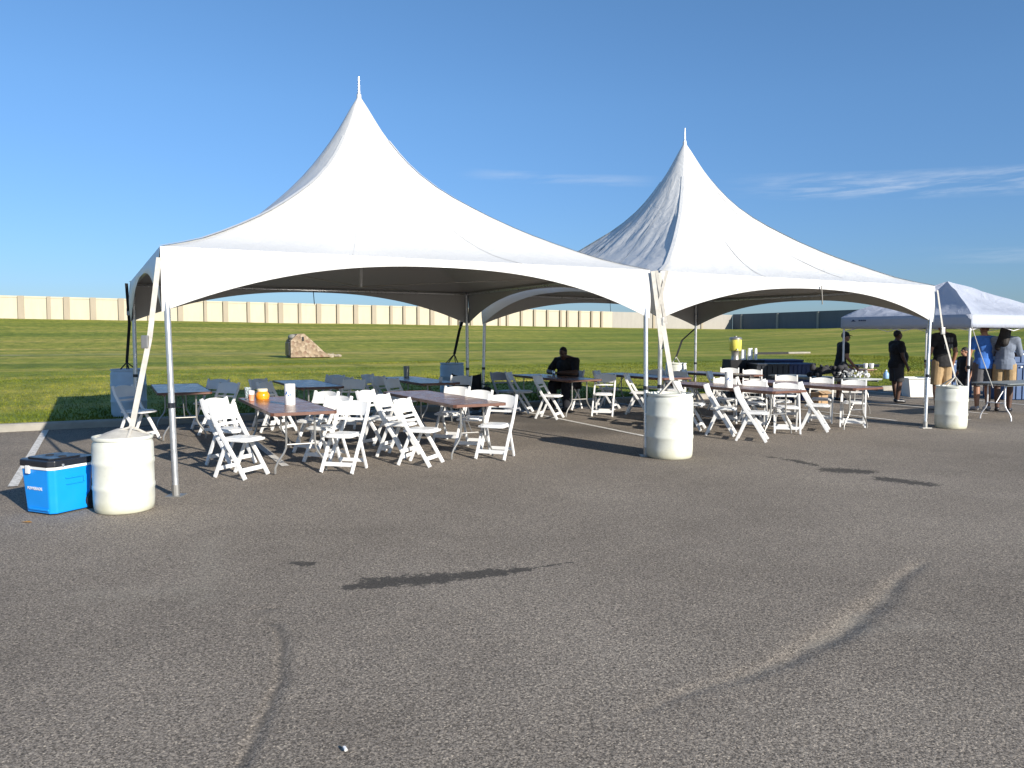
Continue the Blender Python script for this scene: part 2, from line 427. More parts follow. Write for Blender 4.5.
for y in ys:
    for x in xs:
        b = x*V2.x+y*V2.y; z = lot_z(b); p = Vector((x, y)); du = cr = we = da = 0
        if -9 < x < 9 and 2.5 < y < 17:
            best = 0
            for (a0, w0), (a1, w1) in zip(ridge, ridge[1:]):
                d, t = seg_dist(p, a0, a1); w = w0+(w1-w0)*t
                if d < w*3.2:
                    k = math.exp(-(d/w)**2); best = max(best, k*w)
                    du = max(du, k*min(.85, .2+w*6)*(.75+.5*noise.noise(Vector((x*3,y*3,2)))))  # pale tint along the trough paints in its sunlit slope
            z -= best*.30*(.8+.6*noise.noise(Vector((x*4,y*4,8))))
            cd = min(seg_dist(p, c0, c1)[0] for c0, c1 in zip(crease, crease[1:]))
            if cd < .2: cr = math.exp(-(cd/.022)**2); z -= .012*cr
            for a0, a1, w in wets+spots:
                d, t = seg_dist(p, a0, a1)
                if d < w*2.5: we = max(we, 1.0-d/w*.5)
            for a0, a1, w in damps:
                d, t = seg_dist(p, a0, a1)
                if d < w*2: da = max(da, 1-d/w*.5)
            for a0, a1, w in dusts:
                d, t = seg_dist(p, a0, a1)
                if d < w*3: du = max(du, .42*math.exp(-(d/w)**2))
            z += .004*noise.noise(Vector((x*.8, y*.8, 0)))
        verts.append((x, y, z)); A['dust'].append(du); A['crease'].append(cr); A['wet'].append(we); A['damp'].append(da)
nx = len(xs)
faces = [(j*nx+i, j*nx+i+1, (j+1)*nx+i+1, (j+1)*nx+i) for j in range(len(ys)-1) for i in range(nx-1)]
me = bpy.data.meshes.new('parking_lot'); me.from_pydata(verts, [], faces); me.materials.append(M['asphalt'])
me.polygons.foreach_set('use_smooth', [True]*len(faces))
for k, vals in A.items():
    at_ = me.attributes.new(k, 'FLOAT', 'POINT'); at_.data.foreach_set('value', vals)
lot = bpy.data.objects.new('parking_lot', me); col.objects.link(lot); tag(lot, kind='structure')

# kerb
kb = MB(); n = 60; prof = [(-.02,-.05),(0,.095),(.03,.122),(.17,.124),(.17,-.05)]
vs = []; fs = []
for i in range(n+1):
    a = -60+160*i/n
    for db, dz in prof: vs.append(ab(a, KERB_B+db, lot_z(KERB_B)+dz))
for i in range(n):
    for k in range(len(prof)-1): q = i*len(prof)+k; fs.append((q, q+1, q+len(prof)+1, q+len(prof)))
kb.add(vs, fs); k_ = kb.build('kerb', M['concrete'], smooth=True); tag(k_, kind='structure')
# painted stall lines
for k in range(-3, 9):
    if k == 2: continue
    a = -.96+2.92*k; pm = MB(); n = 12; b0, b1 = 10.0, KERB_B-.05; vs = []; fs = []
    for i in range(n+1):
        b = b0+(b1-b0)*i/n
        for da in (-.048, .048): vs.append(ab(a+da, b, lot_z(b)+.008))
    fs = [(2*i, 2*i+1, 2*i+3, 2*i+2) for i in range(n)]
    o = pm.add(vs, fs).build('parking_line', M['paint']); tag(o, kind='structure')

# grass sheet
As = [-500,-300,-200,-150,-110]+frange(-90,180,3.0)+[180,220,300,500]
Bs = [KERB_B+.165]+frange(KERB_B+.6,30,.6)+frange(30,WALL_B+1,2.5)+[WALL_B+1,160,200,300,600,1500]
vs = []
for b in Bs:
    for a in As:
        p = ab(a, b); z = terrain_z(p.x, p.y)
        if b > KERB_B+.3: z += .03*noise.noise(Vector((a*.4, b*.4, 0)))+(.12*noise.noise(Vector((a*.05, b*.08, 3))) if b > 30 else 0)
        vs.append((p.x, p.y, z))
na = len(As); fs = [(j*na+i, j*na+i+1, (j+1)*na+i+1, (j+1)*na+i) for j in range(len(Bs)-1) for i in range(na-1)]
g = MB().add(vs, fs).build('grass_field', M['grass'], smooth=True, angle=180); tag(g, kind='structure')

# grass blades near the kerb
rv = []; rf = []
rnd = random.Random(3)
cnt = 0
while cnt < 110000:
    b = KERB_B+.2+(rnd.random()**1.5)*22; a = rnd.uniform(-25, 45)
    p = ab(a, b)
    if abs(p.x/p.y) > .72: continue
    cnt += 1
    z = terrain_z(p.x, p.y); h = rnd.uniform(.015, .05)*(1-.55*min(1,max(0,(b-KERB_B)/22))); w = .006+p.y*.0005; an = rnd.uniform(0, 6.283)
    dx = math.cos(an)*w; dy = math.sin(an)*w; lx = rnd.uniform(-.6, .6)*h; ly = rnd.uniform(-.6, .6)*h
    i = len(rv); rv += [(p.x-dx, p.y-dy, z-.01), (p.x+dx, p.y+dy, z-.01), (p.x+lx, p.y+ly, z+h)]; rf.append((i, i+1, i+2))
me = bpy.data.meshes.new('grass_blades'); me.from_pydata(rv, [], rf); me.materials.append(M['blade'])
o = bpy.data.objects.new('grass_blades', me); col.objects.link(o); tag(o, 'short green grass blades growing beyond the kerb', 'grass', kind='stuff')

# ------------------------------------------------------------------ flood walls
def ray_b(px, b):          # point on plane b=const seen at column px
    r = Vector(((px-512)/F, 1, 0)); s = b/(r.x*V2.x+r.y*V2.y); return toab(r*s)[0]
def wall_top(a): return 8.25-.0073*(a+15)
cols = [-160,-132,-104,-78,-52,-28,-6,20,49,65.6,92,120,149,179,205,224,248,266,279,299,317,337,354,372,390,403,417,430,449,458,470,484,498,506,520,533,546,559,566,578,590,600,612]
fw = empty('flood_wall', ab(0, WALL_B, 4)); tag(fw, 'long cream concrete flood wall of bright panels along the top of the grass slope', 'wall')
aa = [ray_b(c, WALL_B) for c in cols]
O = fw.location
for a0, a1 in zip(aa, aa[1:]):
    m = MB(); vs = []
    zb = terrain_z(*ab((a0+a1)/2, WALL_B).xy)-.6
    def boxab(mm, x0, x1, y0, y1, z0, z1a, z1b):
        vs = [ab(x0,y0,z0), ab(x1,y0,z0), ab(x1,y1,z0), ab(x0,y1,z0), ab(x0,y0,z1a), ab(x1,y0,z1b), ab(x1,y1,z1b), ab(x0,y1,z1a)]
        mm.add([v-O for v in vs], [(0,1,2,3),(4,5,6,7),(0,1,5,4),(1,2,6,5),(2,3,7,6),(3,0,4,7)])
    t0, t1 = wall_top(a0), wall_top(a1)
    w = .85 if (a1-a0) > 3.4 else .5
    boxab(m, a0+w+.003, a1-.003, WALL_B, WALL_B+.5, zb, t0-.1, t1-.1)
    boxab(m, a0+w+.003, a1-.003, WALL_B-.08, WALL_B+.55, t0-.3, t0, t1)
    m.build('wall_panel', M['wall'], fw)
    m = MB(); boxab(m, a0, a0+w, WALL_B-.45, WALL_B+.5, zb, t0+.02, t0+.02); m.build('pier', M['pier'], fw)
gw = empty('flood_wall', ab(aa[-1], WALL_B, 4)); tag(gw, 'plain grey concrete flood wall right of the cream panels, ending at a dark wall', 'wall')
O = gw.location; a0 = aa[-1]+.02; a1 = CORNER_A
m = MB(); boxab(m, a0, a1-.1, WALL_B, WALL_B+.5, 2.5, wall_top(a0), wall_top(a1)); m.build('wall_face', M['greywall'], gw)
for px in (652, 700):
    a = ray_b(px, WALL_B); m = MB(); boxab(m, a, a+.6, WALL_B-.3, WALL_B-.003, 2.5, wall_top(a)-.2, wall_top(a)-.2); m.build('pier', M['pier'], gw)
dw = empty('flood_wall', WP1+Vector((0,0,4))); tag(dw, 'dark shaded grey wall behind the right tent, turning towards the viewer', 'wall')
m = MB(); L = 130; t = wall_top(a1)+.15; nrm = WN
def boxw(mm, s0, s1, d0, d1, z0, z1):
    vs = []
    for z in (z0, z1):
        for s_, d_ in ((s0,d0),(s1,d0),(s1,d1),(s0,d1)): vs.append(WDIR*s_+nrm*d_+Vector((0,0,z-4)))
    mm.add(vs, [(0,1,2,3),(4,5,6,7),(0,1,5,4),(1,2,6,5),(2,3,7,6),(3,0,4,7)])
boxw(m, 0, L, -.5, 0, 2, t); m.build('wall_face', M['shade_wall'], dw)
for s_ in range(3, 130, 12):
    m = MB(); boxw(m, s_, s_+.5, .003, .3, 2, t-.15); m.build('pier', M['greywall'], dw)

# stone monument on the field
p = G(300, 357); mo = empty('stone_monument', p, UA); mo.scale = (.76,.76,.80); tag(mo, 'wedge shaped stone monument with dark plaque standing on the grass field', 'monument')
sc_ = p.y/F
m = MB(); x0, x1 = -.9, 2.3; hw = .9
outl = [(x0,0),(x0,1.25),(-.35,1.75),(.15,1.78),(.9,1.15),(1.7,.42),(2.3,0)]
vs = [(x, -hw, z) for x, z in outl]+[(x, hw, z) for x, z in outl]; n = len(outl)
m.add(vs, [tuple(range(n)), tuple(range(n, 2*n))[::-1]]+[(i, (i+1) % n, n+(i+1) % n, n+i) for i in range(n)])
m.build('stone_body', M['stonework'], mo)
m = MB().box((x0-.06,0,.62), (.12, 1.35, 1.0), bev=.02); m.build('plaque', M['black_plastic'], mo)
m = MB().box((.05,-hw-.02,1.38), (.16,.04,.32), bev=.01); m.build('niche', M['rubber'], mo)
m = MB().ell((-.58,0,1.50), (.34,.6,.24)); m.build('finial', M['concrete'], mo, smooth=True)
m = MB(); rr = random.Random(5)
for i in range(26):
    x = rr.uniform(1.9, 3.2); m.ell((x, rr.uniform(-.8,.8)*(1-(x-1.9)/2.2), .06), (rr.uniform(.1,.3), rr.uniform(.1,.3), rr.uniform(.06,.2)), Matrix.Rotation(rr.random()*3,3,'Z'), 7, 5)
m.build('rubble_toe', M['rubble'], mo)
# concrete drain slab on the field
p0 = G(752, 354.2); p1 = G(806, 353.2); d = (p1-p0)
sl = empty('drain_slab', p0, math.atan2(d.y, d.x)); tag(sl, 'low pale concrete drain slab lying on the field behind the navy crates', 'slab')
m = MB().box((d.length*.8,0,.05), (d.length*.42, .7, .12), bev=.02); m.build('apron', M['concrete'], sl)
m = MB()
m.box((d.length*.28,0,.10),(d.length*.6,.5,.05), bev=.01)
m.box((d.length*.28,-.3,.05),(d.length*.6,.1,.16), bev=.01)
m.build('slab_shadow', M['rubber'], sl)  # black blocks stand in for the shadow on this section of slab

# ------------------------------------------------------------------ frame tents
def make_tent(C, feet, peak_z, mast_z, mat, label, mid_drop, wr, ties, ax=0):
    cen = sum(C, Vector())/4; cen.z = 0
    root = empty('frame_tent', cen); tag(root, label, 'tent', 'white high peak frame tents')
    gt = [(0,1),(.035,.93),(.096,.80),(.21,.607),(.32,.47),(.44,.354),(.575,.236),(.7,.145),(.85,.058),(1,0)]
    per = []; NS = 40; eave = C[0].z
    for k in range(4):
        a, b = C[k], C[(k+1) % 4]
        for i in range(NS): per.append((a+(b-a)*(i/NS), k, i/NS))
    ts = [0,.01,.02,.035,.05,.07,.096,.13,.17,.21,.26,.32,.38,.44,.5,.575,.63,.7,.77,.85,.92,.97,1]
    vs = []
    for t in ts:
        for q, k, s in per:
            d = (q-cen); d.z = 0; Rq = d.length; dn = d.normalized()
            w = min(1, t/.8); w = w*w*(3-2*w)
            r = t*(3.6+(Rq-3.6)*w)
            ez = q.z
            z = ez+(peak_z-ez)*smoothtab(gt, t)
            # gentle scallop between the ridges, fuller along the hips
            e = abs(2*s-1)
            z -= .10*math.sin(math.pi*min(1, t))*(1-e*e)*.6
            if wr and .12 < t < .995:
                amp = wr*min(1, (t-.12)/.3)*(1-t)**.35*(1.0 if k in (0, 3) else .5)
                z += amp*noise.noise(Vector((s*26+k*9+t*4, t*3.1, 1)))*.9+amp*.5*noise.noise(Vector((s*50+k*5, t*9, 7)))
            rr_ = max(r, .035)
            p = cen+dn*rr_; vs.append((p.x-cen.x+ax*(1-t)**2, p.y-cen.y, z))
    n = len(per); fs = []
    for i in range(len(ts)-1):
        for k in range(n): a = i*n+k; b = i*n+(k+1) % n; fs.append((a, b, b+n, a+n))
    MB().add(vs, fs).build('canopy', mat, root, smooth=True, angle=60)
    MB().add([(x*.997, y*.997, z-.012) for x, y, z in vs], fs).build('canopy_shade_layer', M['underside_shade'], root, smooth=True, angle=60)  # added layer, darker grey for the shade below the roof
    for k in range(4):
        for j in (0, 13, 27):
            q_ = k*NS+j; hw_ = .016 if j else .03; sv = []
            for i in range(7, len(ts)):
                p_ = Vector(vs[i*n+q_]); pn = Vector(vs[i*n+(q_+1) % n]); tg = (pn-p_).normalized()
                nx2 = Vector(vs[(i-1)*n+q_])-p_; nn_ = tg.cross(nx2).normalized(); nn_ = nn_ if nn_.z > 0 else -nn_
                if j == 0: tg = Vector((-p_.y, p_.x, 0)).normalized()
                off = nn_*(.004 if j else .008)
                sv += [tuple(p_-tg*hw_+off), tuple(p_+tg*hw_+off)]
            MB().add(sv, [(2*i, 2*i+1, 2*i+3, 2*i+2) for i in range(len(sv)//2-1)]).build('welded_seam', mat, root, smooth=True, angle=180)
    for k in range(4):                                        # arched valances
        a, b = C[k], C[(k+1) % 4]; dr = (b-a); nrm = Vector((dr.y, -dr.x, 0)).normalized(); vs = []
        for i in range(NS+1):
            s = i/NS; e = abs(2*s-1); q = a+dr*s; drop = mid_drop+(.67-mid_drop)*e**2.3
            for j in range(5):
                f = j/4; bow = .025*math.sin(math.pi*f)*e+.012*noise.noise(Vector((s*9, f*2, k*3)))*f
                p = q+nrm*bow; vs.append((p.x-cen.x, p.y-cen.y, q.z-.001-drop*f))
        fs = [(i*5+j, (i+1)*5+j, (i+1)*5+j+1, i*5+j+1) for i in range(NS) for j in range(4)]
        # the added inner layer carries the inside shade as darker grey
        ob = MB().add(vs, fs).build('valance', M['canvas'], root, smooth=True, angle=60)
        MB().add([(x-nrm.x*.006, y-nrm.y*.006, z) for x, y, z in vs], fs).build('valance_shade_layer', M['underside_shade'], ob, smooth=True, angle=60)
    for k in range(4):                                        # legs
        p0 = feet[k]-cen; p1 = C[k]-cen; inn = (-p1); inn.z = 0; inn.normalize(); p1 = p1+inn*.06; p1.z -= .03
        p0 = p0.copy(); m = MB().tube([p0, p1], .032, 12)
        lg = m.build('leg', M['alu'], root, smooth=True)
        MB().box((p0.x, p0.y, p0.z+.006), (.17,.17,.012), bev=.003).tube([p0, p0+(p1-p0).normalized()*.12], .04, 12).build('foot_plate', M['steel'], lg)
        MB().tube([p0+(p1-p0)*.36-Vector((0,.008,0)), p0+(p1-p0)*.38-Vector((0,.008,0))], .038, 10).build('clamp', M['black_plastic'], lg)
    for k in range(4):
        p0 = C[k]-cen; p1 = C[(k+1) % 4]-cen
        i0 = -p0; i0.z = 0; i0.normalize(); i1 = -p1; i1.z = 0; i1.normalize()
        MB().tube([p0+i0*.07-Vector((0,0,.05)), p1+i1*.07-Vector((0,0,.05))], .025, 10).build('eave_pipe', M['alu'], root, smooth=True)
    MB().tube([(ax,0,2.42), (ax,0,peak_z+.02)], .03, 10).tube([(ax,0,peak_z-.05), (ax,0,mast_z)], [.024,.014], 8).build('mast', M['alu'], root, smooth=True)
    for k in range(4):
        p1 = C[k]-cen; MB().tube([(ax,0,2.43), (p1.x*.97, p1.y*.97, p1.z-.06)], .006, 6).build('cable', M['steel'], root)
    for (p, L, mm) in ties:
        q = p-cen; MB().bar((q.x, q.y, q.z), (q.x+.02, q.y, q.z-L), .035, .006, bev=0).build('tie_strap', mm, root)
    return root
EZ = 2.58
c0 = at(160, 246, EZ); c1 = at(650, 270, EZ); c3 = Vector((-6.5, 13.35, EZ))
c2 = c1+(c3-c0)*1.0; c2 = Vector((-.92, 16.25, EZ))
f0 = G(176, 496); f1 = G(646, 456)
T1C = [c0, c1, c2, c3]
T1F = [f0, f1, Vector((c2.x, c2.y, gz(c2.x, c2.y))), Vector((c3.x+.05, c3.y, gz(c3.x, c3.y)))]
make_tent(T1C, T1F, 5.34, 5.61, M['canvas'], 'nearest white frame tent with tall smooth peak on the left', .09, .006,
          [(c3+(c2-c3)*.5+Vector((-.03,-.05,-.04)), .28, M['black_web'])], -.06)
d0 = at(660.5, 271, EZ); d1 = at(935, 286, EZ); uu = (d1-d0); vv = Vector((-uu.y, uu.x, 0)).normalized()
d3 = d0+vv*6.2; d2 = d1+vv*6.2
d3 = Vector((-.62, 16.42, EZ))
T2C = [d0, d1, d2, d3]
T2F = [Vector((d0.x+.03, d0.y+.12, 0)), G(925, 428), Vector((d2.x, d2.y, gz(d2.x, d2.y))), Vector((d3.x, d3.y, gz(d3.x, d3.y)))]
make_tent(T2C, T2F, 5.43, 5.69, M['canvas2'], 'white frame tent with wrinkled peak, second from the left', .15, .055,
          [(d0+(d1-d0)*.52+Vector((.0,-.04,-.10)), .30, M['webbing']), (d3+(d2-d3)*.55+Vector((0,-.05,-.04)), .30, M['black_web'])], -.11)

# ------------------------------------------------------------------ barrels and straps
def make_barrel(pos, r, h, label, closed=True, mat=None):
    root = empty('barrel', pos); tag(root, label, 'barrel', 'water barrels weighing down the tents')
    pr = [(r*.90,0),(r*.95,.012),(r*.985,.05),(r,.12)]
    for t in (.33, .66):
        z = h*t; pr += [(r,z-.028),(r*1.02,z-.016),(r*1.02,z+.016),(r,z+.028)]
    pr += [(r,h-.12),(r*.985,h-.07),(r*.94,h-.045),(r*.935,h-.035),(r*.985,h-.03),(r*1.0,h-.015),(r*.985,h),(r*.93,h),(r*.92,h-.03),(r*.5,h-.022),(0.0001,h-.02)]
    m = MB().lathe(pr, 40); m.build('drum', mat or M['barrel'], root, smooth=True, angle=50)
    MB().lathe([(.035,0),(.035,.02),(.028,.026),(.0001,.026)], 14, (r*.6,.05,h-.028)).build('bung', M['white_plastic'], root, smooth=True)
    return root
def strap(pts, w, mat, label, thick=.006, cat='strap', group=None, hook=None):
    """flat webbing that hangs between a tent corner and a barrel"""
    o_ = Vector(pts[0]); root = empty('ballast_strap', (o_.x, o_.y, Vector(pts[-1]).z)); m = MB()
    for a, b in zip(pts, pts[1:]):
        a = Vector(a)-root.location; b = Vector(b)-root.location
        m.bar(a, b, w, thick, Vector((1,.25,0)), bev=0)
    m.build('webbing', mat, root)
    if hook is not None:
        h = Vector(hook)-root.location; MB().box(h, (.07,.035,.13), bev=.01).build('ratchet', M['steel'], root)
    tag(root, label, cat, group or 'ballast straps tying the tents to barrels'); return root
def yoke(root, top, base, r, mat, drop=.2):
    m = MB(); c = Vector(base)-root.location; t = Vector(top)-root.location
    for k in range(4):
        an = k*math.pi/2+.6; m.tube([t, c+Vector((r*math.cos(an), r*math.sin(an), 0))], .012, 6)
    m.build('hook_yoke', mat, root)
b1c = Vector((-3.71, 7.39, 0)); make_barrel(b1c, .268, .715, 'white plastic barrel beside the blue cooler at the front left leg')
b2c = Vector((2.17, 10.68, 0)); make_barrel(b2c, .315, .885, 'stained white barrel standing in front of the gap between the two tents')
b3c = Vector((7.98, 14.12, 0)); make_barrel(b3c, .266, .77, 'white barrel at the right front leg of the second tent')
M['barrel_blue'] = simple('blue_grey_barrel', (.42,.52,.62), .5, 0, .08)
b4 = atd(129, 400, 14.4); b4c = Vector((b4.x, b4.y, terrain_z(b4.x, b4.y)-.02)); make_barrel(b4c, .30, .88, 'shaded white barrel on the grass behind the back left leg', mat=M['barrel_blue'])  # a white barrel whose bluish shade is put into its colour
b5 = atd(452, 380, 17.6); b5c = Vector((b5.x, b5.y, terrain_z(b5.x, b5.y)-.02)); make_barrel(b5c, .27, .88, 'bluish barrel on the grass left of the paired middle legs', mat=M['barrel_blue'])
b6 = atd(676, 370, 20.2); b6c = Vector((b6.x, b6.y, terrain_z(b6.x, b6.y)-.02)); make_barrel(b6c, .27, .80, 'pale barrel on the grass behind the back tables of the right tent')
W = M['webbing']; K = M['black_web']
tp = b1c+Vector((.10,-.02,.80))
s1 = strap([c0+Vector((.0,-.03,-.12)), c0.lerp(tp,.5)+Vector((.03,0,-.05)), tp], .05, W, 'white strap from the front left tent corner down to the near barrel', hook=c0.lerp(tp, .55))
yoke(s1, tp, b1c+Vector((0,0,.70)), .24, W)
m = MB(); o_ = s1.location
m.lathe([(.235,0),(.15,.04),(.05,.075),(.0001,.08)], 24, tuple(b1c-o_+Vector((0,0,.705)))); m.build('plastic_wrap', M['webbing'], s1, smooth=True)
tp = b2c+Vector((.02,-.02,1.06))
s2 = strap([d0+Vector((-.02,-.06,-.03)), d0+Vector((.02,-.08,-.7)), tp], .07, W, 'white strap bundle from between the tents down to the stained barrel', hook=d0+Vector((0,-.1,-.72)))
yoke(s2, tp, b2c+Vector((0,0,.87)), .2, W)
s3 = strap([c1+Vector((.03,-.05,-.02)), c1+Vector((.10,-.06,-.55)), c1+Vector((.17,-.04,-1.1))], .06, W, 'white strap hanging at the right front corner of the nearest tent')
m = MB(); q0 = d0-s2.location
m.bar(q0+Vector((-.07,-.07,0)), q0+Vector((.07,-.09,-.75)), .045, .006, Vector((1,0,0)), 0); m.bar(q0+Vector((.08,-.07,0)), q0+Vector((-.05,-.09,-.55)), .045, .006, Vector((1,0,0)), 0); m.build('crossed_straps', W, s2)
tp = b3c+Vector((.05,0,.93))
kn = at(942.5, 331, 1.75)
kn = atd(943, 331, 14.2)
s4 = strap([d1+Vector((.02,-.05,-.08)), kn, tp], .034, W, 'white strap from the right tent corner to the right barrel', hook=kn)
yoke(s4, tp, b3c+Vector((0,0,.76)), .2, W)
tp = b4c+Vector((-.02,0,1.0))
s5 = strap([c3+Vector((-.06,0,-.02)), c3.lerp(tp, .5)+Vector((.02,0,0)), tp], .05, K, 'black strap from the back left tent corner to the shaded barrel', hook=c3.lerp(tp, .35))
yoke(s5, tp, b4c+Vector((0,0,.87)), .13, K)
tp = b5c+Vector((.06,-.05,1.08))
s6 = strap([c2+Vector((-.02,0,-.35)), c2.lerp(tp, .6), tp], .06, K, 'black strap from the middle back legs to the bluish barrel', hook=c2.lerp(tp, .5))
yoke(s6, tp, b5c+Vector((0,0,.87)), .16, K)
tp = b6c+Vector((0,0,.95))
s7 = strap([d2+Vector((.0,0,-.7)), d2.lerp(tp, .7), tp], .05, K, 'dark strap from the right tent back leg to the pale barrel')
yoke(s7, tp, b6c+Vector((0,0,.79)), .14, W)

# ------------------------------------------------------------------ cooler
cp = G(49, 517.5); ca = math.atan2(-.36, .80)
ca = R(-24); root = empty('wheeled_cooler', cp+Vector((.03,.0,0)), ca); tag(root, 'bright blue wheeled cooler with black lid beside the left barrel', 'cooler')
# local: front-right corner at origin, width runs -x, length runs +y
Wd, Ln, Hc = .445, .46, .43
def rbox(m, x0, x1, y0, y1, z0, z1, t, c=.05, tc=None):
    def ring(a0, a1, e0, e1, z, cc):
        return [(a0+cc,e0,z),(a1-cc,e0,z),(a1,e0+cc,z),(a1,e1-cc,z),(a1-cc,e1,z),(a0+cc,e1,z),(a0,e1-cc,z),(a0,e0+cc,z)]
    vs = ring(x0+t, x1-t, y0+t, y1-t, z0, c)+ring(x0, x1, y0, y1, z1, c)
    m.add(vs, [tuple(range(8))[::-1], tuple(range(8, 16))]+[(i, (i+1) % 8, 8+(i+1) % 8, 8+i) for i in range(8)]); return m
m = rbox(MB(), -Wd, 0, 0, Ln, .015, Hc, .025, .045)
body = m.build('body', M['blue_plastic'], root)
bv = body.modifiers.new('b', 'BEVEL'); bv.width = .012; bv.segments = 3; bv.limit_method = 'ANGLE'
m = rbox(MB(), -Wd-.008, .008, -.008, Ln+.008, Hc, Hc+.024, 0, .05); m.build('white_rim', M['white_plastic'], root)
m = rbox(MB(), -Wd-.014, .014, -.014, Ln+.014, Hc+.024, Hc+.085, -.0, .05); lid = m.build('lid', M['black_plastic'], root)
bv = lid.modifiers.new('b', 'BEVEL'); bv.width = .01; bv.segments = 2
rbox(MB(), -Wd+.05, -.05, .04, Ln-.1, Hc+.086, Hc+.1, .0, .03).build('lid_panel', M['black_plastic'], lid)
for q in (-.29,-.11): MB().lathe([(.035,0),(.035,.004),(.03,.006),(.0001,.006)], 16, (q, .2, Hc+.1)).build('cup_holder', M['rubber'], lid)
MB().box((-.30,-.012,Hc-.005), (.05,.02,.075), bev=.005).build('latch', M['white_plastic'], root)
MB().box((.018,.11,Hc+.035), (.012,.02,.03), bev=.003).build('hinge_pin', M['alu'], root)
m = MB().box((.0,.24,Hc-.09), (.018,.19,.012), bev=.004); m.box((.0,.33,Hc-.115), (.018,.012,.06), bev=.004); m.box((-.002,.24,Hc-.15), (.012,.17,.008), bev=.003); m.build('side_handle', M['blue_plastic'], root)
MB().box((-.20,.014,.055), (.27,.012,.02), bev=.004).build('base_rib', M['blue_plastic'], root)
for sx in (-Wd+.02, -.025):
    w_ = MB(); 
    n = 20; vs = []
    for dx in (-.03, .03):
        for rr_ in (.09,): vs += [(sx+dx, Ln-.015+rr_*math.cos(2*math.pi*k/n), .09+rr_*math.sin(2*math.pi*k/n)) for k in range(n)]
    w_.add(vs, [tuple(range(n)), tuple(range(n, 2*n))[::-1]]+[(k, (k+1) % n, n+(k+1) % n, n+k) for k in range(n)])
    wo = w_.build('wheel', M['rubber'], root)
    MB().tube([(sx-.035, Ln-.015, .09), (sx+.037, Ln-.015, .09)], .035, 12).build('hub', M['steel'], wo)
MB().tube([(-Wd+.06, Ln+.03, .1),(-Wd+.06, Ln+.05, Hc+.03),(-.06, Ln+.05, Hc+.03),(-.06, Ln+.03, .1)], .012, 8).build('tow_handle', M['black_plastic'], root)
cu = bpy.data.curves.new('lettering', 'FONT'); cu.body = 'POWERADE'; cu.size = .046; cu.extrude = .001; cu.align_x = 'CENTER'; cu.space_character = 1.02
to = bpy.data.objects.new('tmp', cu); col.objects.link(to)
bpy.context.view_layer.update(); me = bpy.data.meshes.new_from_object(to.evaluated_get(bpy.context.evaluated_depsgraph_get())); bpy.data.objects.remove(to)
me.materials.clear(); me.materials.append(M['white_plastic']); tx = bpy.data.objects.new('lettering', me); col.objects.link(tx)
tx.parent = root; tx.location = (-.235, .006, .235); tx.rotation_euler = (R(93), 0, 0); tx.scale = (.82,.9,1)

# ------------------------------------------------------------------ folding chairs
def make_chair(mat, label):
    root = empty('folding_chair', (0,0,0)); tag(root, label, 'chair')
    W2 = .205
    def P(x, y, z): return Vector((x, y, z))
    for s in (-1, 1):
        m = MB(); y = s*W2; pts = [P(.225,y,0), P(.06,y,.27), P(-.10,y,.50), P(-.225,y,.72), P(-.262,y,.835)]
        for a, b in zip(pts, pts[1:]): m.bar(a, b+(b-a).normalized()*.008, .028, .046, Vector((0,1,0)), .006)
        m.build('leg', mat, root)
    for s in (-1, 1):
        m = MB().bar(P(-.05,s*(W2-.032),.43), P(-.235,s*(W2-.032),0), .026, .040, Vector((0,1,0)), .005); m.build('leg', mat, root)
    m = MB(); n = 12; vs = []
    for i in range(n+1):
        y = -.20+.40*i/n; e = abs(2*i/n-1)
        for z, th in ((.665, 0), (.842-.030*e**2, 1)):
            x = -.185-(z-.64)*.33-.035*(1-e*e)
            vs += [(x-.012, y, z), (x+.012, y, z)]
    fs = []
    for i in range(n):
        a = i*4; b = a+4
        fs += [(a,b,b+2,a+2), (a+1,a+3,b+3,b+1), (a+2,b+2,b+3,a+3), (a,a+1,b+1,b)]
    fs += [(0,2,3,1), (n*4,n*4+1,n*4+3,n*4+2)]
    m.add(vs, fs); bo = m.build('backrest', mat, root, smooth=True, angle=40)
    m = MB(); vs = []; nx_, ny = 8, 6; X0, X1 = -.17, .235
    out = [(X0,-.165),(.16,-.19),(.215,-.175),(X1,-.12),(X1+.008,0),(X1,.12),(.215,.175),(.16,.19),(X0,.165)]
    m.poly(out, .425, .452); so = m.build('seat', mat, root); bv = so.modifiers.new('b', 'BEVEL'); bv.width = .008; bv.segments = 2
    MB().poly([(x*.84+.004, y*.84) for x, y in out], .453, .466).build('seat_pad', mat, so)
    MB().bar(P(.172,-W2,.10), P(.172,W2,.10), .05, .022, Vector((0,0,1)), .004).build('crossbar', mat, root)
    MB().bar(P(-.205,-W2+.03,.10), P(-.205,W2-.03,.10), .045, .02, Vector((0,0,1)), .004).build('crossbar', mat, root)
    MB().bar(P(-.175,-W2,.62), P(-.175,W2,.62), .03, .015, Vector((0,0,1)), .003).build('back_rail', mat, root)
    return root
proto = make_chair(M['resin'], 'x'); first = [True]
CG = 'white folding chairs around the banquet tables'
ORD = {1: ['only one there'], 2: ['nearer of two', 'farther of two'], 3: ['nearest of three', 'middle of three', 'farthest of three']}
def chair(p, deg, label, src=None, group=CG):
    if first[0] and src is None: o = proto; first[0] = False
    else: o = copy_tree(src or proto)
    o.location = (p.x, p.y, gz(p.x, p.y)+.004); o.rotation_euler.z = R(deg); o['label'] = label
    if group: o['group'] = group
    return o

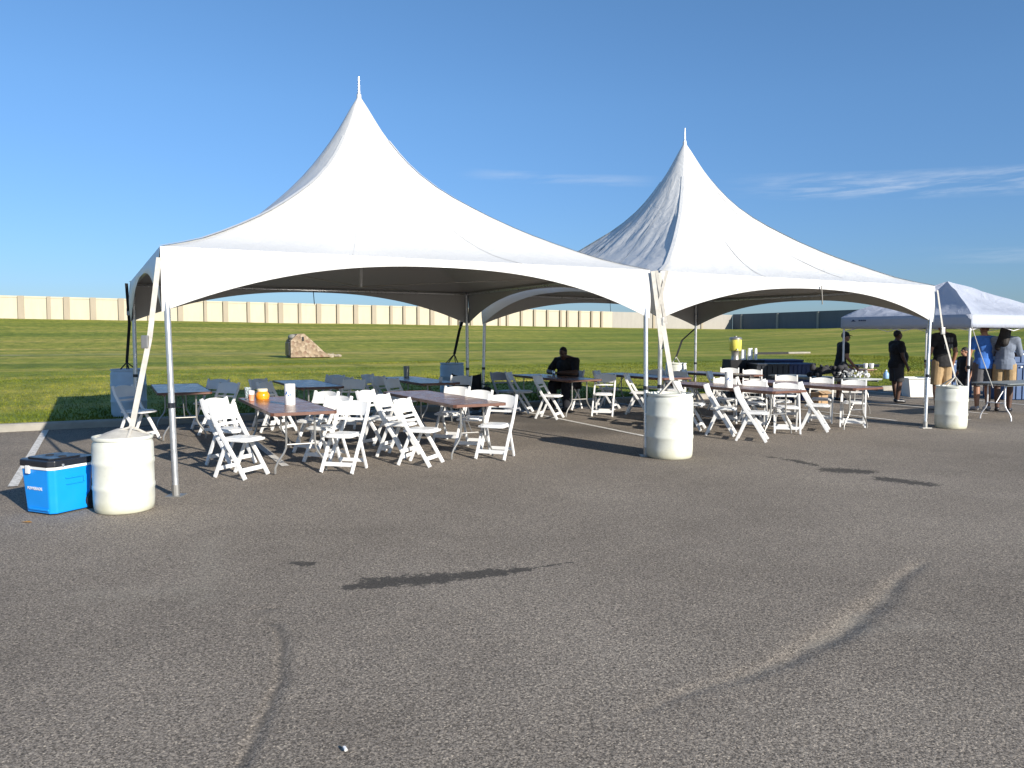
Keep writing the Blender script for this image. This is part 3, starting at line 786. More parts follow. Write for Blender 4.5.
# ------------------------------------------------------------------ tables
def make_table(mat, L, Wt=.76, H=.745, legmat=None, edge=True):
    root = empty('banquet_table', (0,0,0)); lm = legmat or M['steel']
    c = .03; hw, hl = Wt/2, L/2
    out = [(-hw+c,-hl),(hw-c,-hl),(hw,-hl+c),(hw,hl-c),(hw-c,hl),(-hw+c,hl),(-hw,hl-c),(-hw,-hl+c)]
    t = MB().poly(out, H-.02, H).build('tabletop', mat, root)
    if edge:
        m = MB(); lp = [(x*1.004, y*1.002) for x, y in out]
        for (x0,y0),(x1,y1) in zip(lp, lp[1:]+lp[:1]): m.bar((x0,y0,H-.016), (x1,y1,H-.016), .036, .010, Vector((0,0,1)), 0)
        m.build('edge_trim', M['edge'], t)
    m = MB()
    for s in (-1, 1): m.bar((s*(hw-.09),-hl+.05,H-.04), (s*(hw-.09),hl-.05,H-.04), .035, .02, Vector((0,0,1)), 0)
    m.build('apron_rail', mat, root)
    for e in (-1, 1):
        y = e*(hl-.24); m = MB()
        for s in (-1, 1):
            m.tube([(s*.17,y,H-.03),(s*.17,y,.36),(s*.175,y,.30),(s*.20,y,.24),(s*.27,y,.14),(s*.30,y,.07),(s*.305,y,0)], .0135, 8)
        lg = m.build('leg_frame', lm, root, smooth=True)
        MB().tube([(-.17,y,.34),(.17,y,.34)], .011, 8).build('crossbar', lm, lg)
        MB().tube([(0,y,.34),(0,y-e*.35,H-.04)], .008, 6).tube([(-.17,y,H-.05),(.17,y,H-.05)], .012, 6).build('brace', lm, lg)
    return root
tproto = make_table(M['wood'], 2.55); tfirst = [True]
TG = 'brown varnished banquet tables under the tents'
def slope_at(p): return 0
def table(a0, b0, label, deg=0, L=2.55):
    """a0,b0 = near left corner in lot axes"""
    if tfirst[0]: o = tproto; tfirst[0] = False
    else: o = copy_tree(tproto)
    o.scale = (1, L/2.55, 1)
    p = ab(a0+.38, b0+L/2); z = (gz(p.x, p.y)); p0 = ab(a0, min(b0+L, KERB_B-.1)); z = max(z if z < .09 else .08, 0)
    o.location = (p.x, p.y, lot_z(min(b0+L/2, KERB_B))+.003); o.rotation_euler.z = UA+R(deg)
    tag(o, label, 'table', TG); return o
TB = [ # a0, b0, L, label, short description, left chair bs, right chair bs
 (1.66, 9.42, 2.6, 'brown banquet table holding the orange jar, cups and a white paper roll', 'the table with the orange jar', [9.85,10.75], [9.70,10.5,11.3]),
 (3.93, 9.45, 2.8, 'bare brown banquet table between two rows of sunlit white chairs', 'the bare front table', [9.72,10.50,11.25], [9.77,10.62,11.40]),
 (.66, 12.85, 2.4, 'leftmost shaded banquet table near the kerb, behind the front left leg', 'the leftmost shaded table', [13.45], [13.55,14.5]),
 (2.80, 13.15, 2.35, 'bluish reflecting banquet table directly behind the orange jar table', 'the shaded table behind the orange jar', [13.5,14.3], [13.55,14.3,15.0]),
 (5.00, 13.25, 2.5, 'shaded banquet table with a grey tumbler standing on it', 'the table with the grey tumbler', [13.5,14.2,14.9], [13.8]),
 (7.97, 13.0, 2.55, 'banquet table at which the man in black sits', 'the seated man', [13.35,14.5], [13.25]),
 (10.05, 12.75, 2.5, 'banquet table just right of the seated man, behind the tent legs', 'the table right of the seated man', [13.2,14.3], [13.5,14.3]),
 (9.52, 9.40, 2.75, 'brown banquet table with blue printed roll behind the stained barrel', 'the table with the blue printed roll', [9.50,10.20,11.0], [9.90,10.7,11.5]),
 (11.34, 9.35, 2.75, 'brown banquet table at the right end of the front row under the second tent', 'the right end front table', [9.95,10.75,11.5], [10.05,10.8,11.6]),
 (12.2, 12.9, 2.3, 'rearmost banquet table in front of the black draped drinks table', 'the rearmost table before the drinks', [13.2,14.0,14.8], [13.4,14.2]),
]
rj = random.Random(11)
for (a0, b0, L, lab, sh, lb, rb) in TB:
    table(a0, b0-(.20 if b0 < 10 else .08), lab, rj.uniform(-1, 1), L)
    dl, dr_ = {1.66:(-.30,.90), 3.93:(-.40,.76), 9.52:(-.42,.78), 11.34:(-.36,.72)}.get(a0, (-.30,.90))
    for side, bs_, da, base in (('left', lb, dl, -20), ('right', rb, dr_, 250)):
        for i, b in enumerate(bs_):
            p = ab(a0+da+rj.uniform(-.03,.03), b+rj.uniform(-.03,.03)-(.30 if b0 < 10 else .12))
            who = sh
            label = 'white folding chair %s of %s, %s' % (side, who, ORD[len(bs_)][i])
            chair(p, base+rj.uniform(-7, 7), label)
# lone grey chair and camp chair by the middle legs
gp = make_chair(M['resin_grey'], 'x'); p = Vector((-.12, 16.3, 0)); gp.location = (p.x, p.y, gz(p.x, p.y)); gp.rotation_euler.z = R(-48)
tag(gp, 'lone grey folding chair standing between the camp chair and the seated man', 'chair')
p = Vector((-.85, 15.7, 0)); cc = empty('camp_chair', (p.x, p.y, gz(p.x, p.y)), R(-75)); tag(cc, 'black fabric camp chair slumped against the paired middle legs', 'chair')
# local facing +x
m = MB(); vs = []
for i in range(9):
    y = -.30+.6*i/8; e = abs(2*i/8-1)
    for z in (.42,.55,.70,.82): vs.append((-.20-(z-.42)*.35-.07*(1-e*e)+.02*noise.noise(Vector((y*6,z*6,0))), y, z+(-.05*(1-e*e) if z > .8 else 0)))
m.add(vs, [(i*4+j, (i+1)*4+j, (i+1)*4+j+1, i*4+j+1) for i in range(8) for j in range(3)]); o = m.build('backrest', M['black'], cc, smooth=True); md = o.modifiers.new('t','SOLIDIFY'); md.thickness = .012
m = MB(); vs = []
for i in range(9):
    y = -.28+.56*i/8; e = abs(2*i/8-1)
    for j in range(5): x = -.20+.45*j/4; vs.append((x, y, .43-.07*(1-e*e)*math.sin(math.pi*j/4)))
m.add(vs, [(i*5+j, (i+1)*5+j, (i+1)*5+j+1, i*5+j+1) for i in range(8) for j in range(4)]); o = m.build('seat', M['black'], cc, smooth=True); md = o.modifiers.new('t','SOLIDIFY'); md.thickness = .012
for s in (-1, 1):
    MB().tube([(-.32,s*.30,.84),(-.20,s*.29,.42),(.24,s*.30,.02)], .011, 8).build('leg', M['black_plastic'], cc)
    MB().tube([(.25,s*.29,.62),(.24,s*.29,.42),(-.22,s*.30,.02)], .011, 8).build('leg', M['black_plastic'], cc)
    MB().bar((-.26,s*.31,.62), (.27,s*.31,.63), .07, .015, Vector((0,1,0)), .004).build('armrest', M['black'], cc)
MB().tube([(-.22,-.30,.02),(.24,.30,.02)], .009, 6).tube([(-.22,.30,.02),(.24,-.30,.02)], .009, 6).build('cross_brace', M['black_plastic'], cc)
# jacket lying over the camp chair arm
m = MB()
for i in range(14):
    m.ell((rj.uniform(-.1,.32), rj.uniform(.05,.42), rj.uniform(.22,.50)), (rj.uniform(.07,.15), rj.uniform(.07,.13), rj.uniform(.06,.14)), Matrix.Rotation(rj.random()*3,3,'X'), 10, 7)
def remesh(mb, voxel, smooth_it, name, mat, cut=None):
    me = bpy.data.meshes.new('tmp'); me.from_pydata(mb.v, [], mb.f)
    bm = bmesh.new(); bm.from_mesh(me); bmesh.ops.recalc_face_normals(bm, faces=bm.faces); bm.to_mesh(me); bm.free()
    o = bpy.data.objects.new('tmp', me); col.objects.link(o)
    r = o.modifiers.new('r', 'REMESH'); r.mode = 'VOXEL'; r.voxel_size = voxel; r.use_smooth_shade = True
    s = o.modifiers.new('s', 'SMOOTH'); s.factor = .5; s.iterations = smooth_it
    bpy.context.view_layer.update(); dg = bpy.context.evaluated_depsgraph_get()
    res = bpy.data.meshes.new_from_object(o.evaluated_get(dg)); bpy.data.objects.remove(o)
    res.name = name; res.materials.clear(); res.materials.append(mat)
    if cut:
        bm = bmesh.new(); bm.from_mesh(res)
        for co, no in cut: bmesh.ops.bisect_plane(bm, geom=bm.verts[:]+bm.edges[:]+bm.faces[:], plane_co=co, plane_no=no, clear_outer=True)
        bm.to_mesh(res); bm.free()
    return res
def link_mesh(name, me, parent=None, loc=None):
    o = bpy.data.objects.new(name, me); col.objects.link(o); o.parent = parent
    if loc is not None: o.location = loc
    return o
jk = link_mesh('jacket', remesh(m, .016, 3, 'jacket', M['black'])); jk.location = cc.location; jk.rotation_euler.z = R(-75)
tag(jk, 'crumpled black jacket slung over the arm of the camp chair', 'jacket')

# ------------------------------------------------------------------ things on the tables
def onto(px, py, z=.752): return at(px, py, z)
def cup(p, r0, r1, h, mat, name='cup', liquid=None):
    root = empty(name, p)
    MB().lathe([(r0,0),(r1,h),(r1-.003,h),(r0-.003,.004),(.0001,.004)], 20).build('cup_wall', mat, root, smooth=True, angle=50)
    if liquid: MB().lathe([(r0-.006,.006),(r0+(r1-r0)*.6-.006,h*.6),(.0001,h*.6)], 18).build('drink', liquid, root, smooth=True, angle=50)
    return root
o = cup(onto(248, 399), .038, .050, .17, M['clear']); tag(o, 'tall clear plastic cup at the far end of the orange jar table', 'cup')
M['salmon'] = simple('salmon_drink', (.75,.30,.18), .4, 0, .1)
o = cup(onto(251.5, 401.5), .034, .042, .15, M['paper'], liquid=None); tag(o, 'white paper cup with salmon band beside the orange jar', 'cup')
MB().lathe([(.0365,.02),(.041,.10),(.0405,.10),(.036,.02)], 20).build('printed_band', M['salmon'], o, smooth=True)
jp = onto(262.5, 400.5); jr = empty('jar', jp); tag(jr, 'round orange jar with cream lid on the nearest brown table', 'jar')
MB().lathe([(.05,0),(.085,.02),(.098,.06),(.092,.10),(.07,.125),(.066,.13)], 24).build('jar_body', M['orange'], jr, smooth=True)
MB().lathe([(.072,.131),(.074,.16),(.066,.168),(.0001,.17)], 24).build('lid', M['cream'], jr, smooth=True, angle=30)
def roll(p, label, h=.29):
    root = empty('paper_towel_roll', p); tag(root, label, 'paper towels', 'paper towel rolls on the tables')
    MB().lathe([(.02,0),(.064,.0),(.068,.006),(.068,h-.006),(.064,h),(.022,h),(.022,h-.03),(.0001,h-.03)], 26).build('roll', M['paper'], root, smooth=True, angle=40)
    m = MB()
    for k in range(5):
        an = -2.2+k*.33; m.box((.0695*math.cos(an), .0695*math.sin(an), h*.55+.02*math.sin(k*2)), (.003,.014,.02+.012*(k % 2)), Matrix.Rotation(an,3,'Z'))
    m.build('printed_mark', M['print_blue'], root)
    return root
roll(onto(290, 406), 'white paper towel roll standing on the orange jar table')
roll(onto(728.5, 388.5), 'white paper roll with blue print on the table behind the stained barrel')
p = onto(406.5, 377.5, .80); o = cup(p, .055, .065, .24, M['steel'], 'tumbler', None); tag(o, 'tall grey tumbler standing on a shaded back table', 'tumbler')
p = ab(5.5, 13.5, .81); o = cup(p, .03, .036, .09, M['paper']); tag(o, 'small white cup at the near edge of the grey tumbler table', 'cup')

# ------------------------------------------------------------------ pop-up canopy
q0 = G(967.5, 420); PL = 3.05; pc = q0+U2*PL/2+V2*PL/2; pcz = pc.copy(); pcz.z = 0
pu = empty('popup_canopy', pcz, UA); tag(pu, 'white square pop-up canopy at the right edge behind the tents', 'canopy')
h2 = PL/2; ET = 2.10; EB = 1.84; PK = 2.88
m = MB(); n = 24; vs = []; rings = [(0,PK),(.04,PK-.03),(.12,PK-.11),(.3,None),(.5,None),(.7,None),(.86,None),(.95,None),(1,ET)]
per = []
for k, (x0,y0,x1,y1) in enumerate(((-1,-1,1,-1),(1,-1,1,1),(1,1,-1,1),(-1,1,-1,-1))):
    for i in range(n): per.append((x0+(x1-x0)*i/n, y0+(y1-y0)*i/n, k, i/n))
ts = [i/18 for i in range(19)]
for t in ts:
    for x, y, k, s in per:
        e = abs(2*s-1); z = ET+(PK-ET)*(1-t)**.86
        sag = -.16*math.sin(math.pi*t)*(1-e**2)
        wrk = .045*noise.noise(Vector((s*7+k*5, t*4, 2)))*math.sin(math.pi*t)+.03*noise.noise(Vector((s*18+k*3, t*3+s*5, 5)))*math.sin(math.pi*t)
        if t > .99: sag = wrk = 0
        vs.append((x*h2*max(t,.01)*1.005, y*h2*max(t,.01)*1.005, z+sag+wrk))
npn = len(per)
m.add(vs, [(i*npn+k, i*npn+(k+1) % npn, (i+1)*npn+(k+1) % npn, (i+1)*npn+k) for i in range(len(ts)-1) for k in range(npn)])
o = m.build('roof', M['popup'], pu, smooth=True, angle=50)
for k in range(4):
    m = MB(); vs = []
    for i in range(n+1):
        x, y = [(-1+2*i/n, -1), (1, -1+2*i/n), (1-2*i/n, 1), (-1, 1-2*i/n)][k]
        for j in range(4): f = j/3; w_ = 1.006+.006*noise.noise(Vector((i*.6, f*2, k)))*f; vs.append((x*h2*w_, y*h2*w_, ET-.001-(ET-EB)*f))
    m.add(vs, [(i*4+j, (i+1)*4+j, (i+1)*4+j+1, i*4+j+1) for i in range(n) for j in range(3)])
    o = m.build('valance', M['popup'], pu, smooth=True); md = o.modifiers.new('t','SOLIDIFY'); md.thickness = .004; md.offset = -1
M['white_pole'] = simple('white_painted_steel', (.72,.72,.74), .4, .1, .04)
for sx in (-1, 1):
    for sy in (-1, 1):
        m = MB().tube([(sx*(h2-.04), sy*(h2-.04), 1.0), (sx*(h2-.04), sy*(h2-.04), 2.08)], .022, 8).tube([(sx*(h2-.04), sy*(h2-.04), .01), (sx*(h2-.04), sy*(h2-.04), 1.05)], .017, 8)
        lg = m.build('leg', M['white_pole'], pu, smooth=True)
        MB().box((sx*(h2-.04), sy*(h2-.04), 1.05), (.06,.06,.07), bev=.01).build('height_clamp', M['black_plastic'], lg)
        MB().box((sx*(h2-.04), sy*(h2-.04), .01), (.11,.11,.012), bev=.003).build('foot_plate', M['steel'], lg)
for k in range(4):
    a = [(-1,-1),(1,-1),(1,1),(-1,1)][k]; b = [(-1,-1),(1,-1),(1,1),(-1,1)][(k+1) % 4]; e = h2-.06; m = MB()
    P0 = Vector((a[0]*e,a[1]*e,0)); P1 = Vector((b[0]*e,b[1]*e,0))
    for s0, s1 in ((0,.5),(.5,1)):
        A0 = P0.lerp(P1,s0); B0 = P0.lerp(P1,s1)
        m.tube([A0+Vector((0,0,1.78)), B0+Vector((0,0,2.05))], .009, 6).tube([A0+Vector((0,0,2.05)), B0+Vector((0,0,1.78))], .009, 6)
    m.build('truss', M['white_pole'], pu)
# small dark mark on the shaded valance (a triangle and a short word shape)
m = MB(); yb = h2-.28; x_ = -h2*1.006-.012
m.add([(x_, yb, 2.00), (x_, yb-.13, 2.00), (x_, yb-.05, 2.045)], [(0,1,2)]); 
for k in range(4): m.add([(x_, yb-.2-k*.05, 2.005), (x_, yb-.235-k*.05, 2.005), (x_, yb-.235-k*.05, 2.035), (x_, yb-.2-k*.05, 2.035)], [(0,1,2,3)])
o = m.build('printed_logo', M['navy_plastic'], pu); md = o.modifiers.new('t','SOLIDIFY'); md.thickness = .002
r0 = atd(972, 327, q0.y-.1); r1 = atd(993, 388, q0.y-.5)
rp = MB().tube([Vector(), (r1-r0)*.4+Vector((0,0,-.03)), r1-r0], .008, 6).build('guy_rope', M['webbing'], loc=r0); tag(rp, 'thin white guy rope hanging from the pop-up canopy corner leg', 'rope')

# ------------------------------------------------------------------ serving area
def ftable(a0, b0, La, Lb, H, mat, label, legmat=None, z=None):
    """folding table whose long side is Lb (v) when Lb>La"""
    L, Wt = max(La, Lb), min(La, Lb)
    o = make_table(mat, L, Wt, H, legmat, edge=False); p = ab(a0+La/2, b0+Lb/2); 
    o.location = (p.x, p.y, gz(p.x, p.y) if z is None else z); o.rotation_euler.z = UA+(R(90) if La > Lb else 0)
    o.name = 'folding_table'; tag(o, label, 'table'); return o
q = at(858, 380.5, .77); A_, B_ = toab(q)
st = ftable(A_, B_, .76, 2.44, .74, M['grey_top'], 'grey plastic serving table with bags on it, behind the right front table')
tt = st.children[0]
m = MB().poly([(-.37,-1.215),(.37,-1.215),(.37,-.75),(-.37,-.75)], .742, .748); m.build('white_cover', M['white_top'], st)
q2 = at(1004, 381, .80); A2, B2 = toab(q2)
ftable(A2, B2-.1, 2.2, .76, .74, M['grey_top'], 'grey folding table with pale legs at the right edge of the picture', M['white_pole'])
q3 = at(850, 369.5, .82); A3, B3 = toab(q3)
ft = ftable(A3-.1, B3, 1.15, .76, .745, M['tan_top'], 'small tan topped table by the kerb holding two white cups')
fz = ft.location.z+.747
# cups, tray on the tan table
for px, lab in ((865.5, 'left of two white cups on the tan table'), (871.5, 'right of two white cups on the tan table')):
    q = at(px, 368.2, fz); c_ = cup(q, .045, .06, .13, M['paper']); tag(c_, lab, 'cup', 'white cups on the tan table')
q = at(864, 367.0, fz); tr = empty('tray', q, UA); tag(tr, 'low black serving tray behind two white cups', 'tray')
MB().box((0,0,.03), (.85,.34,.06), bev=.02).build('tray_base', M['black_plastic'], tr); MB().box((0,0,.066), (.9,.38,.012), bev=.005).build('rim', M['black_plastic'], tr)
# bags on serving table
def clump(n, sx, sy, sz, seed, r0=.06, r1=.12):
    m = MB(); rr = random.Random(seed)
    for i in range(n):
        m.ell((rr.uniform(-sx,sx), rr.uniform(-sy,sy), rr.uniform(.04,sz)), (rr.uniform(r0,r1), rr.uniform(r0,r1), rr.uniform(r0*.7,r1*.9)), Matrix.Rotation(rr.random()*3,3,'X') @ Matrix.Rotation(rr.random()*3,3,'Z'), 9, 6)
    return m
pz = st.location.z+.745
def sprout(px, y_off, n, sx, sy, sz, seed, mat, name, label, cat, r0=.05, r1=.10):
    p = ab(A_+.38, B_+y_off, pz); p.z = pz
    o = link_mesh(name, remesh(clump(n, sx, sy, sz, seed, r0, r1), .014, 2, name, mat)); o.location = p; o.rotation_euler.z = UA; tag(o, label, cat); return o
sprout(0, 1.02, 46, .27, .42, .22, 21, M['shorts_dark'], 'duffel_bag', 'dark grey cloth bag heaped on the far end of the serving table', 'bag', .03, .09)
M['plastic_bag'] = simple('thin_grey_plastic', (.45,.46,.46), .35, 0, .4, 14, .8, 30)
sprout(0, .42, 60, .27, .26, .15, 22, M['plastic_bag'], 'plastic_bag', 'crumpled pale plastic bag heaped in the middle of the serving table', 'bag', .015, .045)
q = at(886, 378.6, pz); bt = empty('bottle', q); tag(bt, 'pale blue plastic bottle at the near end of the serving table', 'bottle')
M['water_blue'] = simple('pale_blue_plastic', (.25,.42,.65), .3, 0, .1)
MB().lathe([(.05,0),(.055,.01),(.055,.10),(.03,.14),(.018,.15),(.018,.17),(.0001,.17)], 16).build('bottle_body', M['water_blue'], bt, smooth=True)
MB().lathe([(.02,.165),(.02,.185),(.0001,.186)], 12).build('cap', M['white_plastic'], bt)

# drinks table with black cloth on the grass
def crate(px0, px1, ytop, dist, depth, label, mat, hgt=None, name='crate', ribs=8, group=None):
    p0 = atd(px0, ytop, dist); p1 = atd(px1, ytop, dist); w = p1.x-p0.x; cx = (p0.x+p1.x)/2; zt = p0.z
    zb = terrain_z(cx, dist+depth/2); h = zt-zb if hgt is None else hgt
    root = empty(name, (cx, dist+depth/2, zt-h)); tag(root, label, 'crate', group)
    MB().box((0,0,h/2), (w,depth,h-.02), bev=.015).build('crate_body', mat, root)
    m = MB()
    for k in range(ribs+1):
        x = -w/2+w*k/ribs; m.box((x, -depth/2-.012, h/2-.02), (.022,.024,h-.09), bev=.003)
    m.build('rib', mat, root)
    m = MB()
    for x0,y0,x1,y1 in ((-w/2,-depth/2,w/2,-depth/2),(w/2,-depth/2,w/2,depth/2),(w/2,depth/2,-w/2,depth/2),(-w/2,depth/2,-w/2,-depth/2)):
        m.bar((x0,y0,h-.03),(x1,y1,h-.03), .05, .05, Vector((0,0,1)), .006)
    m.build('rim', mat, root)
    return root
dd = 20.0
p0 = atd(731, 360, dd); p1 = atd(764, 360, dd); w = p1.x-p0.x; cx = (p0.x+p1.x)/2; zt = p0.z; zb = terrain_z(cx, dd)
dt = empty('drinks_table', (cx, dd+.38, zb)); tag(dt, 'drinks table draped in black cloth holding the yellow dispenser', 'table')
hh = zt-zb
MB().box((0,0,hh-.02), (w,.76,.03), bev=.008).build('tabletop', M['black_plastic'], dt)
m = MB(); n = 60; vs = []
def loop(z, amp):
    r = []
    for i in range(n):
        t = i/n*4; k = int(t); f = t-k; x, y = [(-1+2*f,-1),(1,-1+2*f),(1-2*f,1),(-1,1-2*f)][k]
        r.append((x*(w/2+.01+amp*abs(math.sin(i*1.7))), y*(.39+amp*abs(math.sin(i*1.7))), z))
    return r
vs = loop(hh, 0)+loop(hh-.25, .015)+loop(.12, .035)
m.add(vs, [(j*n+i, j*n+(i+1) % n, (j+1)*n+(i+1) % n, (j+1)*n+i) for j in range(2) for i in range(n)]+[tuple(range(n))]); o = m.build('cloth_skirt', M['black'], dt, smooth=True, angle=60)
for sx in (-1,1):
    for sy in (-1,1): MB().tube([(sx*(w/2-.1), sy*.28, 0), (sx*(w/2-.1), sy*.28, hh-.04)], .015, 8).build('leg', M['steel'], dt)
ds = empty('drink_dispenser', (atd(737.5, 360, dd).x, dd+.2, zt+.002)); tag(ds, 'yellow lemonade dispenser with dark lid raised on a grey stand', 'dispenser')
MB().lathe([(.11,0),(.10,.02),(.10,.20),(.115,.23),(.0001,.23)], 20).build('stand', M['steel'], ds, smooth=True, angle=40)
MB().lathe([(.135,.232),(.15,.25),(.155,.48),(.15,.52),(.0001,.52)], 24).build('tank', M['yellow'], ds, smooth=True, angle=40)
MB().lathe([(.16,.521),(.16,.56),(.12,.585),(.04,.59),(.04,.61),(.0001,.61)], 24).build('lid', M['steel'], ds, smooth=True, angle=40)
MB().tube([(0,-.15,.28),(0,-.20,.27),(0,-.20,.24)], .012, 8).build('tap', M['white_plastic'], ds)
names = ['leftmost', 'second', 'third', 'fourth', 'rightmost']
for k, px in enumerate((743.5, 747, 750.3, 753.6, 757)):
    hs_ = .30 if k in (2,3,4) else .26
    q = atd(px, 360, dd); r_ = empty('cup_stack', (q.x, dd+.12+.1*(k % 2), zt+.002)); tag(r_, '%s of five upright cup stacks beside the lemonade dispenser' % names[k], 'cups', 'cup stacks beside the dispenser')
    MB().lathe([(.042,0),(.040,hs_*.5),(.034,hs_*.9),(.030,hs_),(.0001,hs_)], 14).build('cups', M['paper'], r_, smooth=True, angle=40)
    MB().lathe([(.0445,0),(.0445,.015),(.043,.016)], 14).lathe([(.0435,.05),(.0435,.065),(.042,.066)], 14).build('cup_rim', M['paper'], r_, smooth=True, angle=40)
crate(765, 803, 359.5, 20.1, .8, 'large navy ribbed plastic crate right of the black draped table', M['navy_plastic'])
crate(790, 815, 363.2, 19.3, .7, 'lower navy ribbed crate in front of the large navy crate', M['navy_plastic'], ribs=6)
crate(757, 789, 363.5, 19.2, .75, 'black ribbed crate between the draped table and the lower navy crate', M['black_plastic'], ribs=6)
# small box under serving area
q = G(822, 405); bx = empty('cardboard_box', Vector((q.x, q.y+.3, gz(q.x, q.y+.3))), UA+.2); tag(bx, 'tan cardboard box on the asphalt under the serving table', 'box')
M['card'] = simple('cardboard', (.38,.25,.14), .9, 0, .1, 5)
MB().box((0,0,.14), (.42,.32,.28), bev=.004).build('box_body', M['card'], bx)
MB().box((0,-.20,.285), (.42,.14,.006), Matrix.Rotation(R(25),3,'X')).box((0,.20,.285), (.42,.14,.006), Matrix.Rotation(R(-25),3,'X')).build('flap', M['card'], bx)

# white ice chest behind the man with the belly
q = G(897, 391.5); ic = empty('ice_chest', Vector((q.x-.10, 20.9, terrain_z(q.x, 20.9))), R(0)); tag(ic, 'big white open tub with slanting sides on the grass behind the man', 'tub')
wv = 1.12; m = MB()
h = .50; o_ = [(-.46,-.22,0),(.36,-.22,0),(.36,.22,0),(-.46,.22,0),(-.56,-.30,h),(.62,-.30,h),(.62,.30,h),(-.56,.30,h)]
i_ = [(-.43,-.19,.03),(.33,-.19,.03),(.33,.19,.03),(-.43,.19,.03),(-.53,-.27,h),(.59,-.27,h),(.59,.27,h),(-.53,.27,h)]
m.add(o_+i_, [(0,1,2,3),(0,1,5,4),(1,2,6,5),(2,3,7,6),(3,0,4,7),(8,9,10,11),(8,9,13,12),(9,10,14,13),(10,11,15,14),(11,8,12,15),(4,5,13,12),(5,6,14,13),(6,7,15,14),(7,4,12,15)])
m.build('tub_wall', M['white_plastic'], ic)
m = MB()
for a, b in (((-.58,-.32,h),(.64,-.32,h)),((.64,-.32,h),(.64,.32,h)),((.64,.32,h),(-.58,.32,h)),((-.58,.32,h),(-.58,-.32,h))): m.bar(a, b, .03, .02, Vector((0,0,1)), .004)
m.build('rim', M['white_plastic'], ic)

# blue bulk bins at the right
def bulk_bin(px0, px1, ytop, dist, label, lvl=1):
    r = crate(px0, px1, ytop, dist, .9, label, M['blue_bin'], name='storage_bin', ribs=5, group='blue storage bins on the grass'); r['category'] = 'bin'
    bw = (px1-px0)*dist/F; m = MB(); hgt = r.children[0].dimensions.z
    for k in range(int(bw/.28)+1):
        m.box((-bw/2+.12+k*.28, -.49, atd(0, ytop, dist).z-r.location.z-.10), (.05,.02,.04), bev=.004)
    m.build('latch', M['white_plastic'], r)
bulk_bin(949, 972, 360.5, 20.6, 'low blue storage bin seen left of the blue shirted person')
bulk_bin(1005, 1036, 363, 19.9, 'front blue storage bin at the right edge, behind the grey table')
bulk_bin(1008, 1042, 350.5, 21.3, 'taller blue storage bin at the right edge, behind the front bin')

